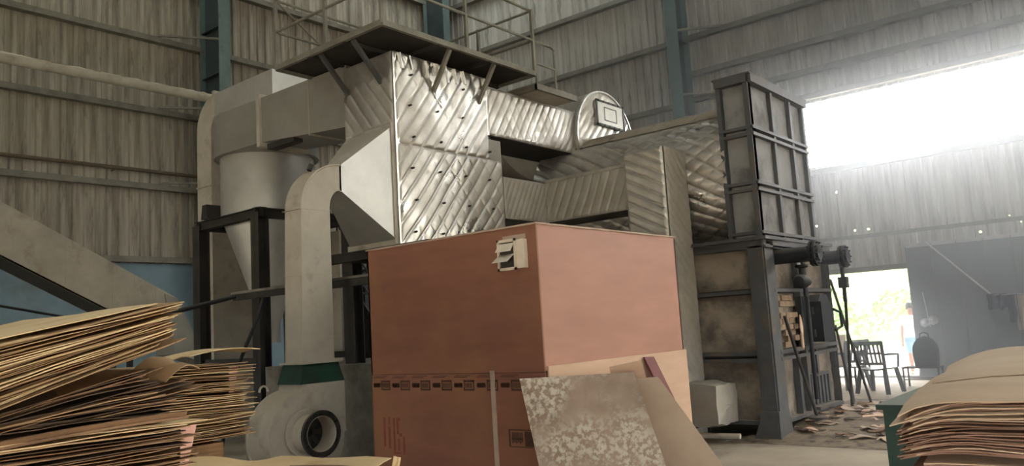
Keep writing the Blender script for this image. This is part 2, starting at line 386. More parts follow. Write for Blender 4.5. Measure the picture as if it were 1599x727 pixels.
# sliding door, rail, doorway
d = thing('door_1', 'grey sheet metal sliding door beside the bright doorway', 'door', (-4.4, YB - .3, 0), kind='structure')
for k in range(9):
    x0 = -4.42 + k * .5
    bx(x0 + .004, x0 + .496, YB - .34, YB - .325, .06, 2.86).build('panel', M_door, d)
    bx(x0 - .011, x0 + .009, YB - .356, YB - .31, .05, 2.88).build('rib', M_purlin, d)
bx(-4.44, .1, YB - .355, YB - .30, 2.84, 2.92).build('top_rail', M_rod, d)
bx(-4.44, .1, YB - .355, YB - .30, .03, .12).build('bottom_rail', M_door, d)
for k in range(18):
    x0 = -4.34 + k * .21
    bx(x0, x0 + .025, YB - .345, YB - .32, 2.92, 3.16).build('hanger_bar', M_rod, d)
bx(-6.6, 3, YB - .36, YB - .26, 3.17, 3.25).solo('trim_1', M_purlin, 'steel track rail above the sliding door', 'rail', kind='structure')
bx(-6.7, -1.5, YB - .1, YB + .2, -.02, .04).solo('trim_2', M_conc, 'threshold strip across the doorway', 'threshold', kind='structure')

# ================================================================== boiler with foil cladding
FX, FY = V((1, 0, 0)), V((0, 1, 0)); UZ = V((0, 0, 1)); NX, NY = FX, -FY
B = thing('boiler', 'foil-clad boiler with quilted tower, ducts and drum behind the plywood cabin', 'boiler', (-6.5, 9, 0))
TX, TY = -7.1, 6.48
t = bx(-8.05, TX, TY, 8.2, 4.25, 5.12).box(-8.05, TX, TY, 8.47, 2.66, 4.25).build('tower', M_duct, B)
foil(t, (TX, TY, 3.95), FY, UZ, 1.72, 1.17, NX, 52, .16, .022, .42, seed=1, crump=.012)
foil(t, (TX, TY, 2.66), FY, UZ, 1.98, 1.29, NX, 50, .16, .018, .52, seed=2, crump=.01)
foil(t, (-8.05, TY, 4.2), FX, UZ, .95, .92, NY, -52, .15, .018, .2, seed=3, crump=.016)
foil(t, (-8.05, TY, 2.66), FX, UZ, .95, 1.54, NY, -52, .15, .016, .2, seed=4)
MB().box(TX - .02, TX + .02, TY - .02, TY + .05, 2.66, 5.1).build('seam_strip', M_tape, t, label='bright aluminium tape on the corner')
MB().box(TX - .07, TX + .012, TY - .018, TY + .0, 2.66, 4.2).build('seam_strip', M_tape, t)
MB().box(TX - .01, TX + .022, 8.14, 8.22, 4.3, 5.08).build('seam_strip', M_tape, t)
MB().box(TX - .01, TX + .012, TY + .03, 8.2, 3.94, 3.955).build('seam_strip', M_dark, t)
mb = MB()
for i in range(4):
    for j in range(6):
        yy, zz = TY + .22 + i * .48 + .04 * (j % 2), 2.85 + j * .4
        if zz > 4.2 and yy > 8.1: continue
        mb.tube((TX + .01, yy, zz), (TX + .07, yy, zz), .014, n=8)
mb.build('fasteners', M_dark, t, kind='stuff')
# crumpled foil tears along the top
for i in range(9):
    yy = TY + .1 + i * .19; L_ = .16 + .1 * random.random()
    MB().grid(lambda a, b: V((TX + .035 + .03 * sin(a * 5 + i) * (1 - b * .3), yy + (a - .5) * .12 + b * .05, 5.1 - b * L_ - .015 * noise.noise(V((a * 4, b * 4, i))))), 6, 6).build('foil_tear', M_tape, t, smooth=60)
# upper duct to the smokebox
u = bx(-7.8, TX, 8.2, 10.4, 4.30, 5.0).build('upper_duct', M_dark, B)
foil(u, (TX, 8.2, 4.31), FY, UZ, 2.2, .69, NX, 58, .13, .022, .5, seed=5, crump=.01)
bx(-7.8, TX, 8.2, 10.4, 5.005, 5.02).build('duct_top', M_foild, u)
bx(TX, TX + .03, 10.34, 10.42, 4.3, 5.02).build('seam_strip', M_tape, u)
# smokebox barrel with hatch
SC = V((0, 11.12, 4.6)); SR = .86
s_ = MB().lathe((-9.2, SC.y, SC.z), (1, 0, 0), [(0, 0), (SR, 0), (SR, 2.2), (SR - .02, 2.2), (0, 2.2)], 48).build('smokebox', M_foild, B)
def capf(a, b):
    an = a * 2 * pi; r = b * SR; y = cos(an) * r; z = sin(an) * r
    d1 = (y * -.72 + z * .69) / .13
    h = .022 * abs(sin(pi * d1)) ** .55 + .012 * noise.noise(V((y * 3, z * 3, 2)))
    return (-6.99 + h * min(1, (1 - b) * 12), SC.y + y, SC.z + z)
MB().grid(capf, 120, 40).build('end_cap', M_foil, s_, smooth=60)
MB().lathe((-7.02, SC.y, SC.z), (1, 0, 0), [(SR - .015, 0), (SR + .012, 0), (SR + .012, .05), (SR - .015, .05)], 48).build('cap_rim', M_tape, s_)
h = bx(-6.97, -6.93, 10.80, 11.62, 4.86, 5.27).build('hatch', M_galv, s_)
mb = MB()
for y_, y1, z_, z1 in ((10.78, 11.64, 5.25, 5.285), (10.78, 11.64, 4.845, 4.88), (11.6, 11.64, 4.845, 5.285), (10.78, 10.82, 4.845, 5.285)): mb.box(-6.935, -6.92, y_, y1, z_, z1)
mb.box(-6.935, -6.925, 11.02, 11.4, 4.95, 4.965).box(-6.935, -6.925, 11.02, 11.4, 5.17, 5.185).box(-6.935, -6.925, 11.385, 11.4, 4.95, 5.185).box(-6.935, -6.925, 11.02, 11.035, 4.95, 5.185)
for i in range(6):
    for zz in (4.863, 5.267): mb.tube((-6.925, 10.85 + i * .15, zz), (-6.905, 10.85 + i * .15, zz), .016, n=6)
# hatch trims belong to the smokebox too (no fourth level)
mb.build('hatch_rim', M_beam, s_)
# boiler drum
DC = V((0, 10.95, 3.58)); DR = 1.02; DX0, DX1 = -7.7, -4.4
dm = MB().lathe((DX0, DC.y, DC.z), (1, 0, 0), [(0, 0), (DR - .02, 0), (DR - .02, DX1 - DX0), (0, DX1 - DX0)], 64).build('drum', M_foild, B)
def drumf(a0, a1, sp, sd, ang):
    def fn(a, b):
        an = a0 + (a1 - a0) * b; x = DX0 + .0 + a * (DX1 - DX0); arc = an * DR
        d1 = (x * sin(ang) + arc * cos(ang)) / sp + .3 * noise.noise(V((x, arc, sd))); d2 = (-x * sin(ang) + arc * cos(ang)) / sp
        cz = max(0, min(1, noise.noise(V((x * .8, arc * .9, sd + 4))) * 4 + .8))
        def pf(t_):
            t_ = abs(sin(pi * t_)); k_ = min(1., t_ * 2.4); return .6 * k_ * k_ * (3 - 2 * k_) + .4 * t_
        hh = .036 * pf(d1) * ((1 - cz) + cz * (.3 + .7 * pf(d2))) + .008 * noise.noise(V((x * 3, arc * 3, sd)))
        e = min(1, min(b, 1 - b) * 20)
        r = DR + .0 + hh * e
        return (x, DC.y - cos(an) * r, DC.z + sin(an) * r)
    return fn
MB().grid(drumf(-1.3, .9, .17, 3, .55), 200, 130).build('foil_wrap', M_foil, dm, smooth=60)
MB().grid(lambda a, b: (lambda x, an: (x, DC.y - cos(an) * (DR + .026 + .012 * noise.noise(V((x * 4, an * 5, 9)))), DC.z + sin(an) * (DR + .026 + .012 * noise.noise(V((x * 4, an * 5, 9))))))(DX0 + a * (DX1 - DX0), .86 + b * 1.8), 120, 40).build('dust_blanket', pm('settled_dust', (150, 138, 120), (126, 114, 98), 5, .95, 0, .35, 30, c3=(96, 84, 72), s3=7, t3=(.58, .68)), dm, smooth=60)
# lower duct, two legs of an L
lo = bx(-7.9, TX, 8.4, 9.47, 3.13, 3.74).box(-7.9, -5.5, 9.47, 10.0, 3.13, 3.76).build('lower_duct', M_dark, B)
foil(lo, (TX, 8.47, 3.14), FY, UZ, 1.0, .6, NX, 62, .09, .014, .1, mat=M_foild, seed=6)
foil(lo, (TX, 9.47, 3.14), FX, UZ, 1.6, .62, NY, 66, .14, .016, .15, mat=M_foild, seed=7)
MB().box(TX - .005, TX + .035, 9.43, 9.48, 3.12, 3.76).build('seam_strip', M_tape, lo)
MB().box(TX, -5.6, 9.44, 9.5, 3.745, 3.785).build('seam_strip', M_foild, lo)
MB().grid(lambda a, b: (TX - .02 - .35 * b, 8.2 + a * 1.27, 3.76 + .62 * (1 - a) ** 2.6 * (1 - b * .3) + .01 * b), 24, 4).build('flare_plate', M_foild, lo)
for y_ in (8.55, 8.75): MB().tube((-7.5, y_, 3.7), (-7.5, y_, 4.32), .03, n=8).build('stay_rod', M_dark, lo)
# quilted column in front of the furnace
c = bx(-5.6, -5.0, 9.33, 9.93, 0, 3.9).build('quilted_column', M_foild, B)
foil(c, (-5.6, 9.33, 2.2), FX, UZ, .6, 1.7, NY, -28, .13, .022, .1, seed=8)
foil(c, (-5.6, 9.33, 0.05), FX, UZ, .6, 2.15, NY, -28, .13, .02, .1, seed=10)
foil(c, (-5.0, 9.33, .6), FY, UZ, .6, 3.3, NX, -42, .12, .02, .0, mat=M_foild, seed=9, crump=.006)
def stub(a, b):
    an = a * 2 * pi; yy = cos(an); zz = sin(an)
    q = max(abs(yy), abs(zz)); k = (.8 / q + .2)
    r = 1 if b < .8 else max(0, 1 - (b - .8) * 5) ** .5
    x = -5.0 + min(b / .8, 1) * .46 + (.06 * (1 - r) if b > .8 else 0)
    nn = .03 * noise.noise(V((yy * 2, zz * 2, b * 3)))
    return (x, 9.62 + yy * k * .30 * r * (1 + nn * 2), .48 + zz * k * (.30 - .05 * b) * r + nn)
MB().grid(stub, 40, 20).build('duct_stub', M_foild, c, label='dusty foil-wrapped stub at the foot of the column')
bx(-5.02, -4.99, 9.3, 9.96, .16, .8).build('stub_flange', M_dark, c)

# support frame and plinth
bx(-9.6, -6.25, 6.2, 8.7, 0, 1.28).solo('concrete_plinth', M_conc, 'stained grey concrete plinth behind the blower fan', 'plinth')
fr = thing('tower_support_frame', 'dark steel frame carrying the boiler tower above the plinth', 'frame', (-7.6, 7.4, 1.28))
for x in (-8.05, -7.2):
    for y in (6.5, 8.3): channel((x, y, 1.28), (x, y, 2.62), .2, .16, (0, 1, 0)).build('post', M_dark, fr)
for y in (6.42, 8.36): channel((-8.5, y, 2.62), (-6.5, y, 2.62), .1, .12).build('beam', M_dark, fr)
for x in (-8.0, -7.2): channel((x, 6.42, 2.6), (x, 8.36, 2.6), .1, .1).build('beam', M_dark, fr)

# ---------------- platform
PZ = 5.2; P = thing('service_platform', 'grey steel service platform with pipe railing above the foil tower', 'platform', (-7.8, 7.4, PZ))
PX0, PX1, PY0, PY1 = -8.82, -6.7, 5.97, 8.86
for i in range(3):
    for j in range(3):
        x0 = PX0 + (PX1 - PX0) * i / 3; x1 = PX0 + (PX1 - PX0) * (i + 1) / 3; y0 = PY0 + (PY1 - PY0) * j / 3; y1 = PY0 + (PY1 - PY0) * (j + 1) / 3
        bx(x0 + .005, x1 - .005, y0 + .005, y1 - .005, PZ + .03, PZ + .05).build('deck_plate', M_dark, P)
for a, b in (((PX0, PY0), (PX1, PY0)), ((PX1, PY0), (PX1, PY1)), ((PX1, PY1), (PX0, PY1)), ((PX0, PY1), (PX0, PY0))):
    MB().bar((a[0], a[1], PZ + .03), (b[0], b[1], PZ + .03), .05, .07).build('edge_angle', M_purlin, P)
for i in (1, 2):
    x0 = PX0 + (PX1 - PX0) * i / 3; bx(x0 - .025, x0 + .025, PY0, PY1, PZ - .02, PZ + .03).build('joist', M_dark, P)
    y0 = PY0 + (PY1 - PY0) * i / 3; bx(PX0, PX1, y0 - .025, y0 + .025, PZ - .025, PZ + .025).build('joist', M_dark, P)
for y_ in (7.15, 8.02): MB().bar((TX + .02, y_, 4.72), (PX1 - .05, y_, PZ), .05, .05).build('strut', M_purlin, P)
for x_ in (-7.3, -7.95): MB().bar((x_, TY - .02, 4.75), (x_, PY0 + .06, PZ), .05, .05).build('strut', M_beam, P)  # darker steel here paints in the shade under the deck
for x_, y_ in ((PX1, PY0), (PX1, 7.43), (PX1, PY1), (PX0, PY0), (-7.75, PY0), (PX0, 7.43), (PX0, PY1), (-7.75, PY1)):
    MB().bar((x_, y_, PZ + .03), (x_, y_, 6.2), .04, .04).build('rail_post', M_purlin, P)
for z in (5.73, 6.18):
    for a, b in (((PX0, PY0), (PX1, PY0)), ((PX1, PY0), (PX1, PY1)), ((PX1, PY1), (PX0, PY1)), ((PX0, PY1), (PX0, PY0))):
        MB().tube((a[0], a[1], z), (b[0], b[1], z), .02, n=8).build('rail', M_purlin, P)
MB().tube((PX0, PY0, 6.18), (PX0, 7.43, 5.27), .014, n=8).build('brace', M_purlin, P)
ld = thing('ladder_landing', 'small steel landing with bent pipe rail beside the platform', 'landing', (-7.2, 9.3, 5.03))
bx(-7.7, -6.75, 8.95, 9.9, 5.03, 5.08).build('deck_plate', M_galv2, ld); bx(-7.7, -6.72, 8.92, 8.97, 5.02, 5.11).build('edge_angle', M_purlin, ld); bx(-6.76, -6.71, 8.92, 9.92, 5.02, 5.11).build('edge_angle', M_purlin, ld)
MB().path([(-6.74, 8.93, 5.75), (-6.74, 9.36, 5.76), (-6.74, 9.42, 5.72), (-6.74, 9.42, 5.08)], .018).build('rail', M_purlin, ld)
MB().tube((-6.74, 8.93, 5.42), (-6.74, 9.42, 5.42), .016, n=8).build('rail', M_purlin, ld)
MB().tube((-6.74, 8.95, 5.08), (-6.74, 8.95, 5.78), .018, n=8).build('rail_post', M_purlin, ld)

# ---------------- riser duct, hood, fan
R = thing('riser_duct', 'pale dusty sheet duct rising from the blower into a flared hood', 'duct', (-7.27, 5.27, 1.15))
HX0, HX1 = -7.42, -7.12
hd = MB().hexa([(HX0, 5.62, 3.27), (HX1, 5.62, 3.27), (HX1, 5.62, 3.56), (HX0, 5.62, 3.56)],
               [(-8.02, 6.46, 2.74), (HX1, 6.46, 2.74), (HX1, 6.46, 4.17), (-8.02, 6.46, 4.17)]).build('hood', M_galv, R)
bx(-8.05, TX, 6.44, 6.47, 2.68, 2.76).build('hood_flange', M_galv2, hd); bx(HX1 - .005, HX1 + .015, 6.41, 6.47, 2.7, 4.2).build('hood_flange', M_galv2, hd)
mb = MB(); n = 14
ri = []
for i in range(n + 1):
    th = pi / 2 * i / n
    oy, oz = 5.62 - .54 * sin(th), 3.02 + .54 * cos(th); iy, iz = 5.62 - .16 * sin(th), 3.05 + .22 * cos(th)
    ri.append([(HX0, oy, oz), (HX1, oy, oz), (HX1, iy, iz), (HX0, iy, iz)])
for q in ri: mb.v += [V(p) for p in q]
for i in range(n):
    for j in range(4): mb.f.append((i * 4 + j, i * 4 + (j + 1) % 4, i * 4 + 4 + (j + 1) % 4, i * 4 + 4 + j))
el = mb.build('elbow', M_galv2, R)
MB().path([(HX1, q[1][1], q[1][2]) for q in ri], .012, n=6).build('seam', M_galv2, el)
bx(HX0, HX1, 5.61, 5.635, 3.255, 3.575).build('seam', M_galv2, el)
MB().tube((-7.3, 5.33, 3.5), (-7.3, 5.36, 3.57), .03, n=8).build('bolt', M_dark, el)
rs = MB().hexa([(HX0, 5.08, 3.02), (HX1, 5.08, 3.02), (HX1, 5.46, 3.05), (HX0, 5.46, 3.05)], [(HX0 - .02, 5.05, 1.37), (HX1, 5.05, 1.37), (HX1, 5.46, 1.37), (HX0 - .02, 5.46, 1.37)]).build('riser', M_galv2, R)
for z in (3.02, 2.3, 1.62): bx(HX0 - .015, HX1 + .006, 5.055, 5.465, z, z + .008).build('seam', M_galv2, rs)
cl = bx(HX0 - .06, HX1 + .05, 5.0, 5.52, 1.355, 1.375).build('collar_flange', M_galv2, R)
MB().hexa([(HX0 - .03, 5.03, 1.36), (HX1 + .02, 5.03, 1.36), (HX1 + .02, 5.49, 1.36), (HX0 - .03, 5.49, 1.36)][::-1], [(HX0 - .06, 4.97, 1.15), (HX1 + .06, 4.97, 1.15), (HX1 + .06, 5.54, 1.15), (HX0 - .06, 5.54, 1.15)][::-1]).build('flexible_collar', M_green, R, label='dark green canvas collar')
Fn = thing('blower_fan', 'grey scroll blower fan with open round inlet on the floor', 'fan', (-7.27, 5.1, 0))
poly = []
for i in range(37):
    th = radians(0 + i * 270 / 36)          # scroll, from right round the top-left to the bottom
    pass
cy, cz = 5.06, .60
pts = [(5.53, 1.15), (4.99, 1.15)]
for i in range(30):
    th = radians(100 + i * (360 - 100) / 29); r = .48 - .05 * i / 29
    pts.append((cy + cos(th) * r, cz + sin(th) * r))
pts.append((5.53, .62))
hs = MB().prism([(HX0 - .05, a, b) for a, b in pts], (.42, 0, 0)).build('housing', M_galv2, Fn)
for xx in (HX0 - .05, HX0 + .355): MB().prism([(xx - .006, cy + (a - cy) * 1.04, cz + (b - cz) * 1.04) for a, b in pts[2:]], (.02, 0, 0)).build('rim', M_galv2, hs)
inl = MB().lathe((-7.03, 5.0, .66), (1, 0, 0), [(.25, 0), (.25, .03), (.19, .03), (.19, .24), (.225, .24), (.225, .27), (.175, .27), (.175, .0)], 32).build('inlet', M_galv2, Fn)
MB().lathe((-6.79, 5.0, .66), (1, 0, 0), [(.18, 0), (.235, 0), (.235, .03), (.18, .03), (.18, 0)], 32).build('inlet_ring', M_dark, inl)
MB().lathe((-7.0, 5.0, .66), (1, 0, 0), [(0, 0), (.18, .01)], 24).build('throat', M_black, inl)
for i in range(8): MB().bar((-6.99, 5.0 + .04 * cos(i * pi / 4), .66 + .04 * sin(i * pi / 4)), (-6.99, 5.0 + .17 * cos(i * pi / 4), .66 + .17 * sin(i * pi / 4)), .05, .012, (1, 0, 0)).build('blade', M_dark, inl)
mb = MB().path([(-7.35, 4.72 + .05 * cos(t_), 1.1 + .06 * sin(t_)) for t_ in [i * pi / 8 for i in range(9)]], .012, n=6); mb.build('lifting_lug', M_galv2, Fn)
bx(-7.6, -6.95, 4.6, 5.5, 0, .14).build('base_frame', M_dark, Fn)
MB().tube((-7.5, cy, cz), (-7.95, cy, cz), .16, n=20).build('motor', M_green, Fn)
bx(-8.0, -7.55, cy - .15, cy + .15, 0, cz - .1).build('motor_pedestal', M_conc, Fn)

# ---------------- cyclone
CX, CY, CR = -11.2, 7.36, .74
Cy = thing('cyclone_separator', 'galvanised cyclone with conical hopper and rectangular ducts on the left', 'cyclone', (CX, CY, 0))
ba = MB().lathe((CX, CY, 0), (0, 0, 1), [(0, 5.26), (CR, 5.26), (CR, 3.62), (CR + .03, 3.62), (CR + .03, 3.56), (CR - .03, 3.56), (.14, 1.9), (.14, 1.6), (0, 1.6)], 56).build('barrel_and_cone', M_galv, Cy)
MB().prism([(CX - .78, CY - .5, 0)] * 0 or [(CX - .62, 6.52, 3.62), (CX - .42, 6.52, 3.62), (CX - .45, 6.52, 3.85), (CX - .58, 6.52, 3.85)], (0, .25, 0)).build('bracket', M_dark, Cy)
MB().lathe((CX, CY, 0), (0, 0, 1), [(CR, 4.58), (CR + .09, 4.58), (CR + .09, 5.24), (CR, 5.24)], 48).build('inlet_scroll', M_duct, Cy)
idt = MB().prism([(-8.06, 6.52, 4.36), (-8.06, 6.52, 5.2), (-10.1, 6.52, 5.22), (-11.2, 6.52, 5.24), (-11.2, 6.52, 4.58), (-10.1, 6.52, 4.55)], (0, .78, 0)).build('inlet_duct', M_duct, Cy)
bx(-10.13, -10.05, 6.48, 7.34, 4.48, 5.28).build('flange', M_galv2, idt); bx(-8.9, -8.88, 6.51, 7.31, 4.41, 5.21).build('seam', M_galv2, idt)
bx(-9.95, -9.3, 6.54, 6.7, 4.42, 4.5).build('rib', M_dark, idt)
ot = bx(-12.1, -10.4, 6.95, 7.75, 5.42, 5.86).build('outlet_duct', M_galv, Cy)
bx(-12.12, -12.05, 6.91, 7.79, 5.38, 5.9).build('flange', M_galv2, ot); MB().tube((CX, CY, 5.2), (CX, CY, 5.45), .36, n=32).build('outlet_neck', M_dark, ot)
mb = MB(); n = 10
for i in range(n + 1):
    th = pi / 2 * i / n; ox, oz = -12.1 - .6 * sin(th), 5.26 + .6 * cos(th); ix, iz = -12.1 - .14 * sin(th), 5.26 + .14 * cos(th)
    mb.v += [V(p) for p in ((ox, 6.95, oz), (ox, 7.75, oz), (ix, 7.75, iz), (ix, 6.95, iz))]
for i in range(n):
    for j in range(4): mb.f.append((i * 4 + j, i * 4 + (j + 1) % 4, i * 4 + 4 + (j + 1) % 4, i * 4 + 4 + j))
mb.build('outlet_elbow', M_galv2, Cy)
dd = bx(-12.7, -12.24, 6.95, 7.75, 0.0, 5.26).build('down_duct', M_galv2, Cy)
for z in (4.3, 2.6, 1.2): bx(-12.72, -12.22, 6.93, 7.77, z, z + .02).build('seam', M_galv2, dd)
fr = thing('cyclone_stand', 'dark steel stand with four legs around the cyclone cone', 'stand', (-10.85, 7.3, 0))
for x in (-11.75, -10.1):
    for y in (6.48, 8.12):
        channel((x, y, 0), (x, y, 3.5), .2, .18, (0, 1, 0)).build('leg', M_dark, fr)
for y in (6.48, 8.12):
    channel((-11.85, y, 3.5), (-10.0, y, 3.5), .12, .14).build('beam', M_dark, fr); MB().bar((-11.75, y, 1.35), (-10.1, y, 1.35), .05, .1).build('beam', M_dark, fr)
for x in (-11.75, -10.1): channel((x, 6.4, 3.5), (x, 8.2, 3.5), .12, .14).build('beam', M_dark, fr)
bx(-12.2, -10.6, 8.3, 8.34, 0, 3.4).solo('sheet_panel', M_galv2, 'flat grey-green sheet behind the cyclone legs', 'panel')
bx(-10.8, -9.7, 8.9, 9.5, 0, 1.9).box(-10.5, -10.0, 8.95, 9.4, 1.9, 2.4).solo('hopper_bin', M_dark, 'dark bin standing behind the cyclone stand', 'bin')
# catwalk plank and hose
ck = thing('catwalk', 'narrow dusty catwalk plank passing behind the riser duct', 'catwalk', (-8.6, 5.9, 2.2))
MB().bar((-9.6, 5.85, 2.28), (-6.6, 5.85, 2.28), .3, .03).build('plank', M_conc, ck); MB().bar((-9.55, 5.72, 2.22), (-6.6, 5.72, 2.22), .04, .08).build('angle', M_dark, ck)
for x in (-9.3, -6.7): MB().bar((x, 5.95, 0), (x, 5.95, 2.2), .06, .06).build('post', M_dark, ck)
MB().path([(-10.2, 4.6, 1.9), (-9.9, 5.0, 2.05), (-9.45, 5.76, 2.25)], .03).solo('black_pipe', M_black, 'black pipe sticking out left from the catwalk', 'pipe')
MB().path([(-8.9, 5.75, 2.2), (-8.75, 5.55, 1.9), (-8.75, 5.4, 1.6), (-8.9, 5.3, 1.2), (-9.0, 5.25, .7), (-9.1, 5.2, .03)], .022).solo('black_hose', M_black, 'black hose hanging from the catwalk to the floor', 'hose')
# staircase far behind
stc = thing('steel_staircase', 'dark steel staircase in front of the blue wall', 'staircase', (-12.5, 11, 0))
SA, SB = V((-13.6, 11, 3.1)), V((-11.0, 11, .05))
for y in (10.6, 11.4): MB().bar(SA + V((0, y - 11, 0)), SB + V((0, y - 11, 0)), .05, .2).build('stringer', M_black, stc)
for i in range(13):
    q = SA.lerp(SB, (i + .5) / 13); bx(q.x - .13, q.x + .13, 10.6, 11.4, q.z - .02, q.z + .02).build('step', M_black, stc)
for y in (10.6, 11.4):
    for dz in (.5, .95): MB().tube(SA + V((0, y - 11, dz)), SB + V((0, y - 11, dz)), .02, n=8).build('handrail', M_black, stc)
    for i in range(5):
        q = SA.lerp(SB, i / 4); MB().tube(q + V((0, y - 11, 0)), q + V((0, y - 11, .95)), .018, n=6).build('baluster', M_black, stc)
bx(-14.6, -13.6, 10.5, 11.5, 3.0, 3.08).build('landing', M_black, stc)
for x, y in ((-14.5, 10.6), (-14.5, 11.4), (-13.7, 11.4)): MB().bar((x, y, 0), (x, y, 3.0), .1, .1).build('post', M_black, stc)

# ================================================================== furnace
Fu = thing('furnace', 'steel-framed refractory furnace with fire door, right of the quilted column', 'furnace', (-5, 11.1, 0))
UX, UY, UY1, UXL = -4.0, 9.95, 12.35, -6.4
core = bx(UXL, UX - .1, UY + .1, UY1 - .1, .2, 2.5).build('core', M_dark, Fu)
def rough_panel(parent, o, u, v, Wd, Hh, n, mat, seed=0, amp=.018, name='wall_panel'):
    o, u, v, n = V(o), V(u), V(v), V(n); nu, nv = max(3, int(Wd / .06)), max(3, int(Hh / .06))
    f = lambda a, b: o + u * a * Wd + v * b * Hh + n * (amp * noise.noise(V((a * Wd * 3 + seed, b * Hh * 3, seed))) + amp * .6 * noise.noise(V((a * Wd * 11 + seed, b * Hh * 11, seed))))
    return MB().grid(f, nu, nv).build(name, mat, parent, smooth=50)
for i, (z0, z1) in enumerate(((1.93, 2.5), (1.12, 1.85), (.22, .98))):
    rough_panel(Fu, (UXL, UY + .07, z0), FX, UZ, UX - UXL - .1, z1 - z0, NY, M_plaster, i)
for i, (y0, y1, z0, z1) in enumerate(((10.2, 11.1, 1.93, 2.5), (11.1, 12.3, 1.93, 2.5), (10.2, 10.95, 1.12, 1.85), (10.95, 12.3, 1.12, 1.85), (10.2, 10.75, .22, 1.0), (10.75, 11.15, .22, 1.0), (11.15, 12.3, .22, 1.0))):
    rough_panel(Fu, (UX - .08, y0, z0), FY, UZ, y1 - y0, z1 - z0, NX, M_plaster, 10 + i, .022)
# frame
for x in (UX - .08, -5.06, UXL): channel((x, UY + .03, .02), (x, UY + .03, 2.5), .16 if x > -4.2 else .1, .14, (0, 1, 0)).build('post', M_beam, Fu)
bx(UX - .03, UX + .015, UY - .02, UY + .28, .05, 2.5).build('corner_plate', M_beam, Fu); bx(UX - .2, UX + .0, UY - .06, UY - .02, .05, 2.5).build('corner_plate', M_beam, Fu)
MB().hexa([(UX - .32, UY - .1, 0), (UX + .03, UY - .1, 0), (UX + .03, UY + .34, 0), (UX - .32, UY + .34, 0)], [(UX - .2, UY - .07, .36), (UX + .02, UY - .07, .36), (UX + .02, UY + .28, .36), (UX - .2, UY + .28, .36)]).build('foot_plate', M_beam, Fu)
channel((UX - .06, UY1, .02), (UX - .06, UY1, 2.5), .12, .12, (0, 1, 0)).build('post', M_beam, Fu)
for y0, z0, z1 in ((10.78, .2, 1.02), (11.1, .2, 2.4), (11.5, .7, 1.05)): bx(UX - .07, UX + .01, y0 - .04, y0 + .04, z0, z1).build('stile', M_beam, Fu)
for z, h_, d_ in ((2.5, .12, .12), (1.89, .045, .08), (1.09, .05, .14), (1.0, .045, .1), (.21, .05, .06)):
    bx(UXL, UX, UY - .02, UY + .1, z - h_ / 2, z + h_ / 2).build('cross_beam', M_beam, Fu)
    bx(UX - .1, UX + .02 + (.03 if h_ > .1 else 0), UY + .2, UY1 + .04, z - h_ / 2, z + h_ / 2).build('cross_beam', M_beam, Fu)
bx(UXL, UX + .08, UY - .1, UY1 + .1, 2.55, 2.59).build('ledge_plate', M_beam, Fu); bx(UXL, UX + .05, UY - .06, UY1 + .06, 2.45, 2.475).build('ledge_plate', M_beam, Fu)
# exposed bricks on the fire side
rb = random.Random(3)
bme = bx(-.02, .06, -.105, .105, -.034, .034).mesh('brick', M_brick)
for r_ in range(9):
    for k in range(4):
        yy = 10.3 + k * .225 + (.11 if r_ % 2 else 0); zz = 1.17 + r_ * .077
        if yy > 10.95 or rb.random() < .3: continue
        o = link('brick', bme, Fu); o.location = V((UX - .09 + rb.uniform(0, .03), yy, zz)) - wloc(Fu); o.rotation_euler = (rb.uniform(-.04, .04), 0, rb.uniform(-.05, .05))
# fire door, bars, valve gear
fd = bx(UX + .02, UX + .2, 11.3, 11.75, 1.16, 1.72).build('fire_door', M_black, Fu)
MB().prism([(UX + .02, 11.3, 1.72), (UX + .02, 11.75, 1.72), (UX + .02, 11.66, 1.82), (UX + .02, 11.39, 1.82)], (.15, 0, 0)).build('door_top', M_black, fd)
MB().path([(UX + .2, 11.8, 1.6), (UX + .26, 11.9, 1.55), (UX + .26, 11.92, 1.35), (UX + .2, 11.8, 1.3)], .022).build('door_latch', M_black, fd)
for zz in (1.28, 1.6): MB().tube((UX + .08, 11.26, zz - .05), (UX + .08, 11.26, zz + .05), .03, n=10).build('hinge', M_black, fd)
bx(UX - .02, UX + .06, 10.92, 11.25, 1.12, 1.8).build('door_frame', M_black, Fu)
MB().tube((UX + .1, 11.05, .4), (UX + .1, 11.05, 2.4), .03, n=10).build('lift_bar', M_black, Fu); MB().tube((UX + .14, 10.9, 1.8), (UX + .14, 10.9, 2.4), .025, n=10).build('lift_bar', M_black, Fu)
MB().lathe((UX + .12, 10.75, 2.0), (0, 1, 0), [(0, 0), (.07, 0), (.1, .05), (.1, .16), (.06, .2), (.06, .34), (0, .34)], 16).build('valve_body', M_black, Fu)
MB().lathe((UX + .12, 10.92, 2.08), (0, 0, 1), [(.0, 0), (.05, 0), (.05, .1), (.09, .12), (.09, .15), (0, .15)], 14).build('valve_body', M_black, Fu)
ad = bx(UX - .07, UX + .0, 11.2, 11.95, .26, .72).build('ash_door', M_beam, Fu)
for k in range(5): bx(UX, UX + .025, 11.26 + k * .14, 11.32 + k * .14, .3, .68).build('slat', M_beam, ad)
bx(UX, UX + .1, 11.15, 12.0, .24, .28).build('sill', M_beam, ad)
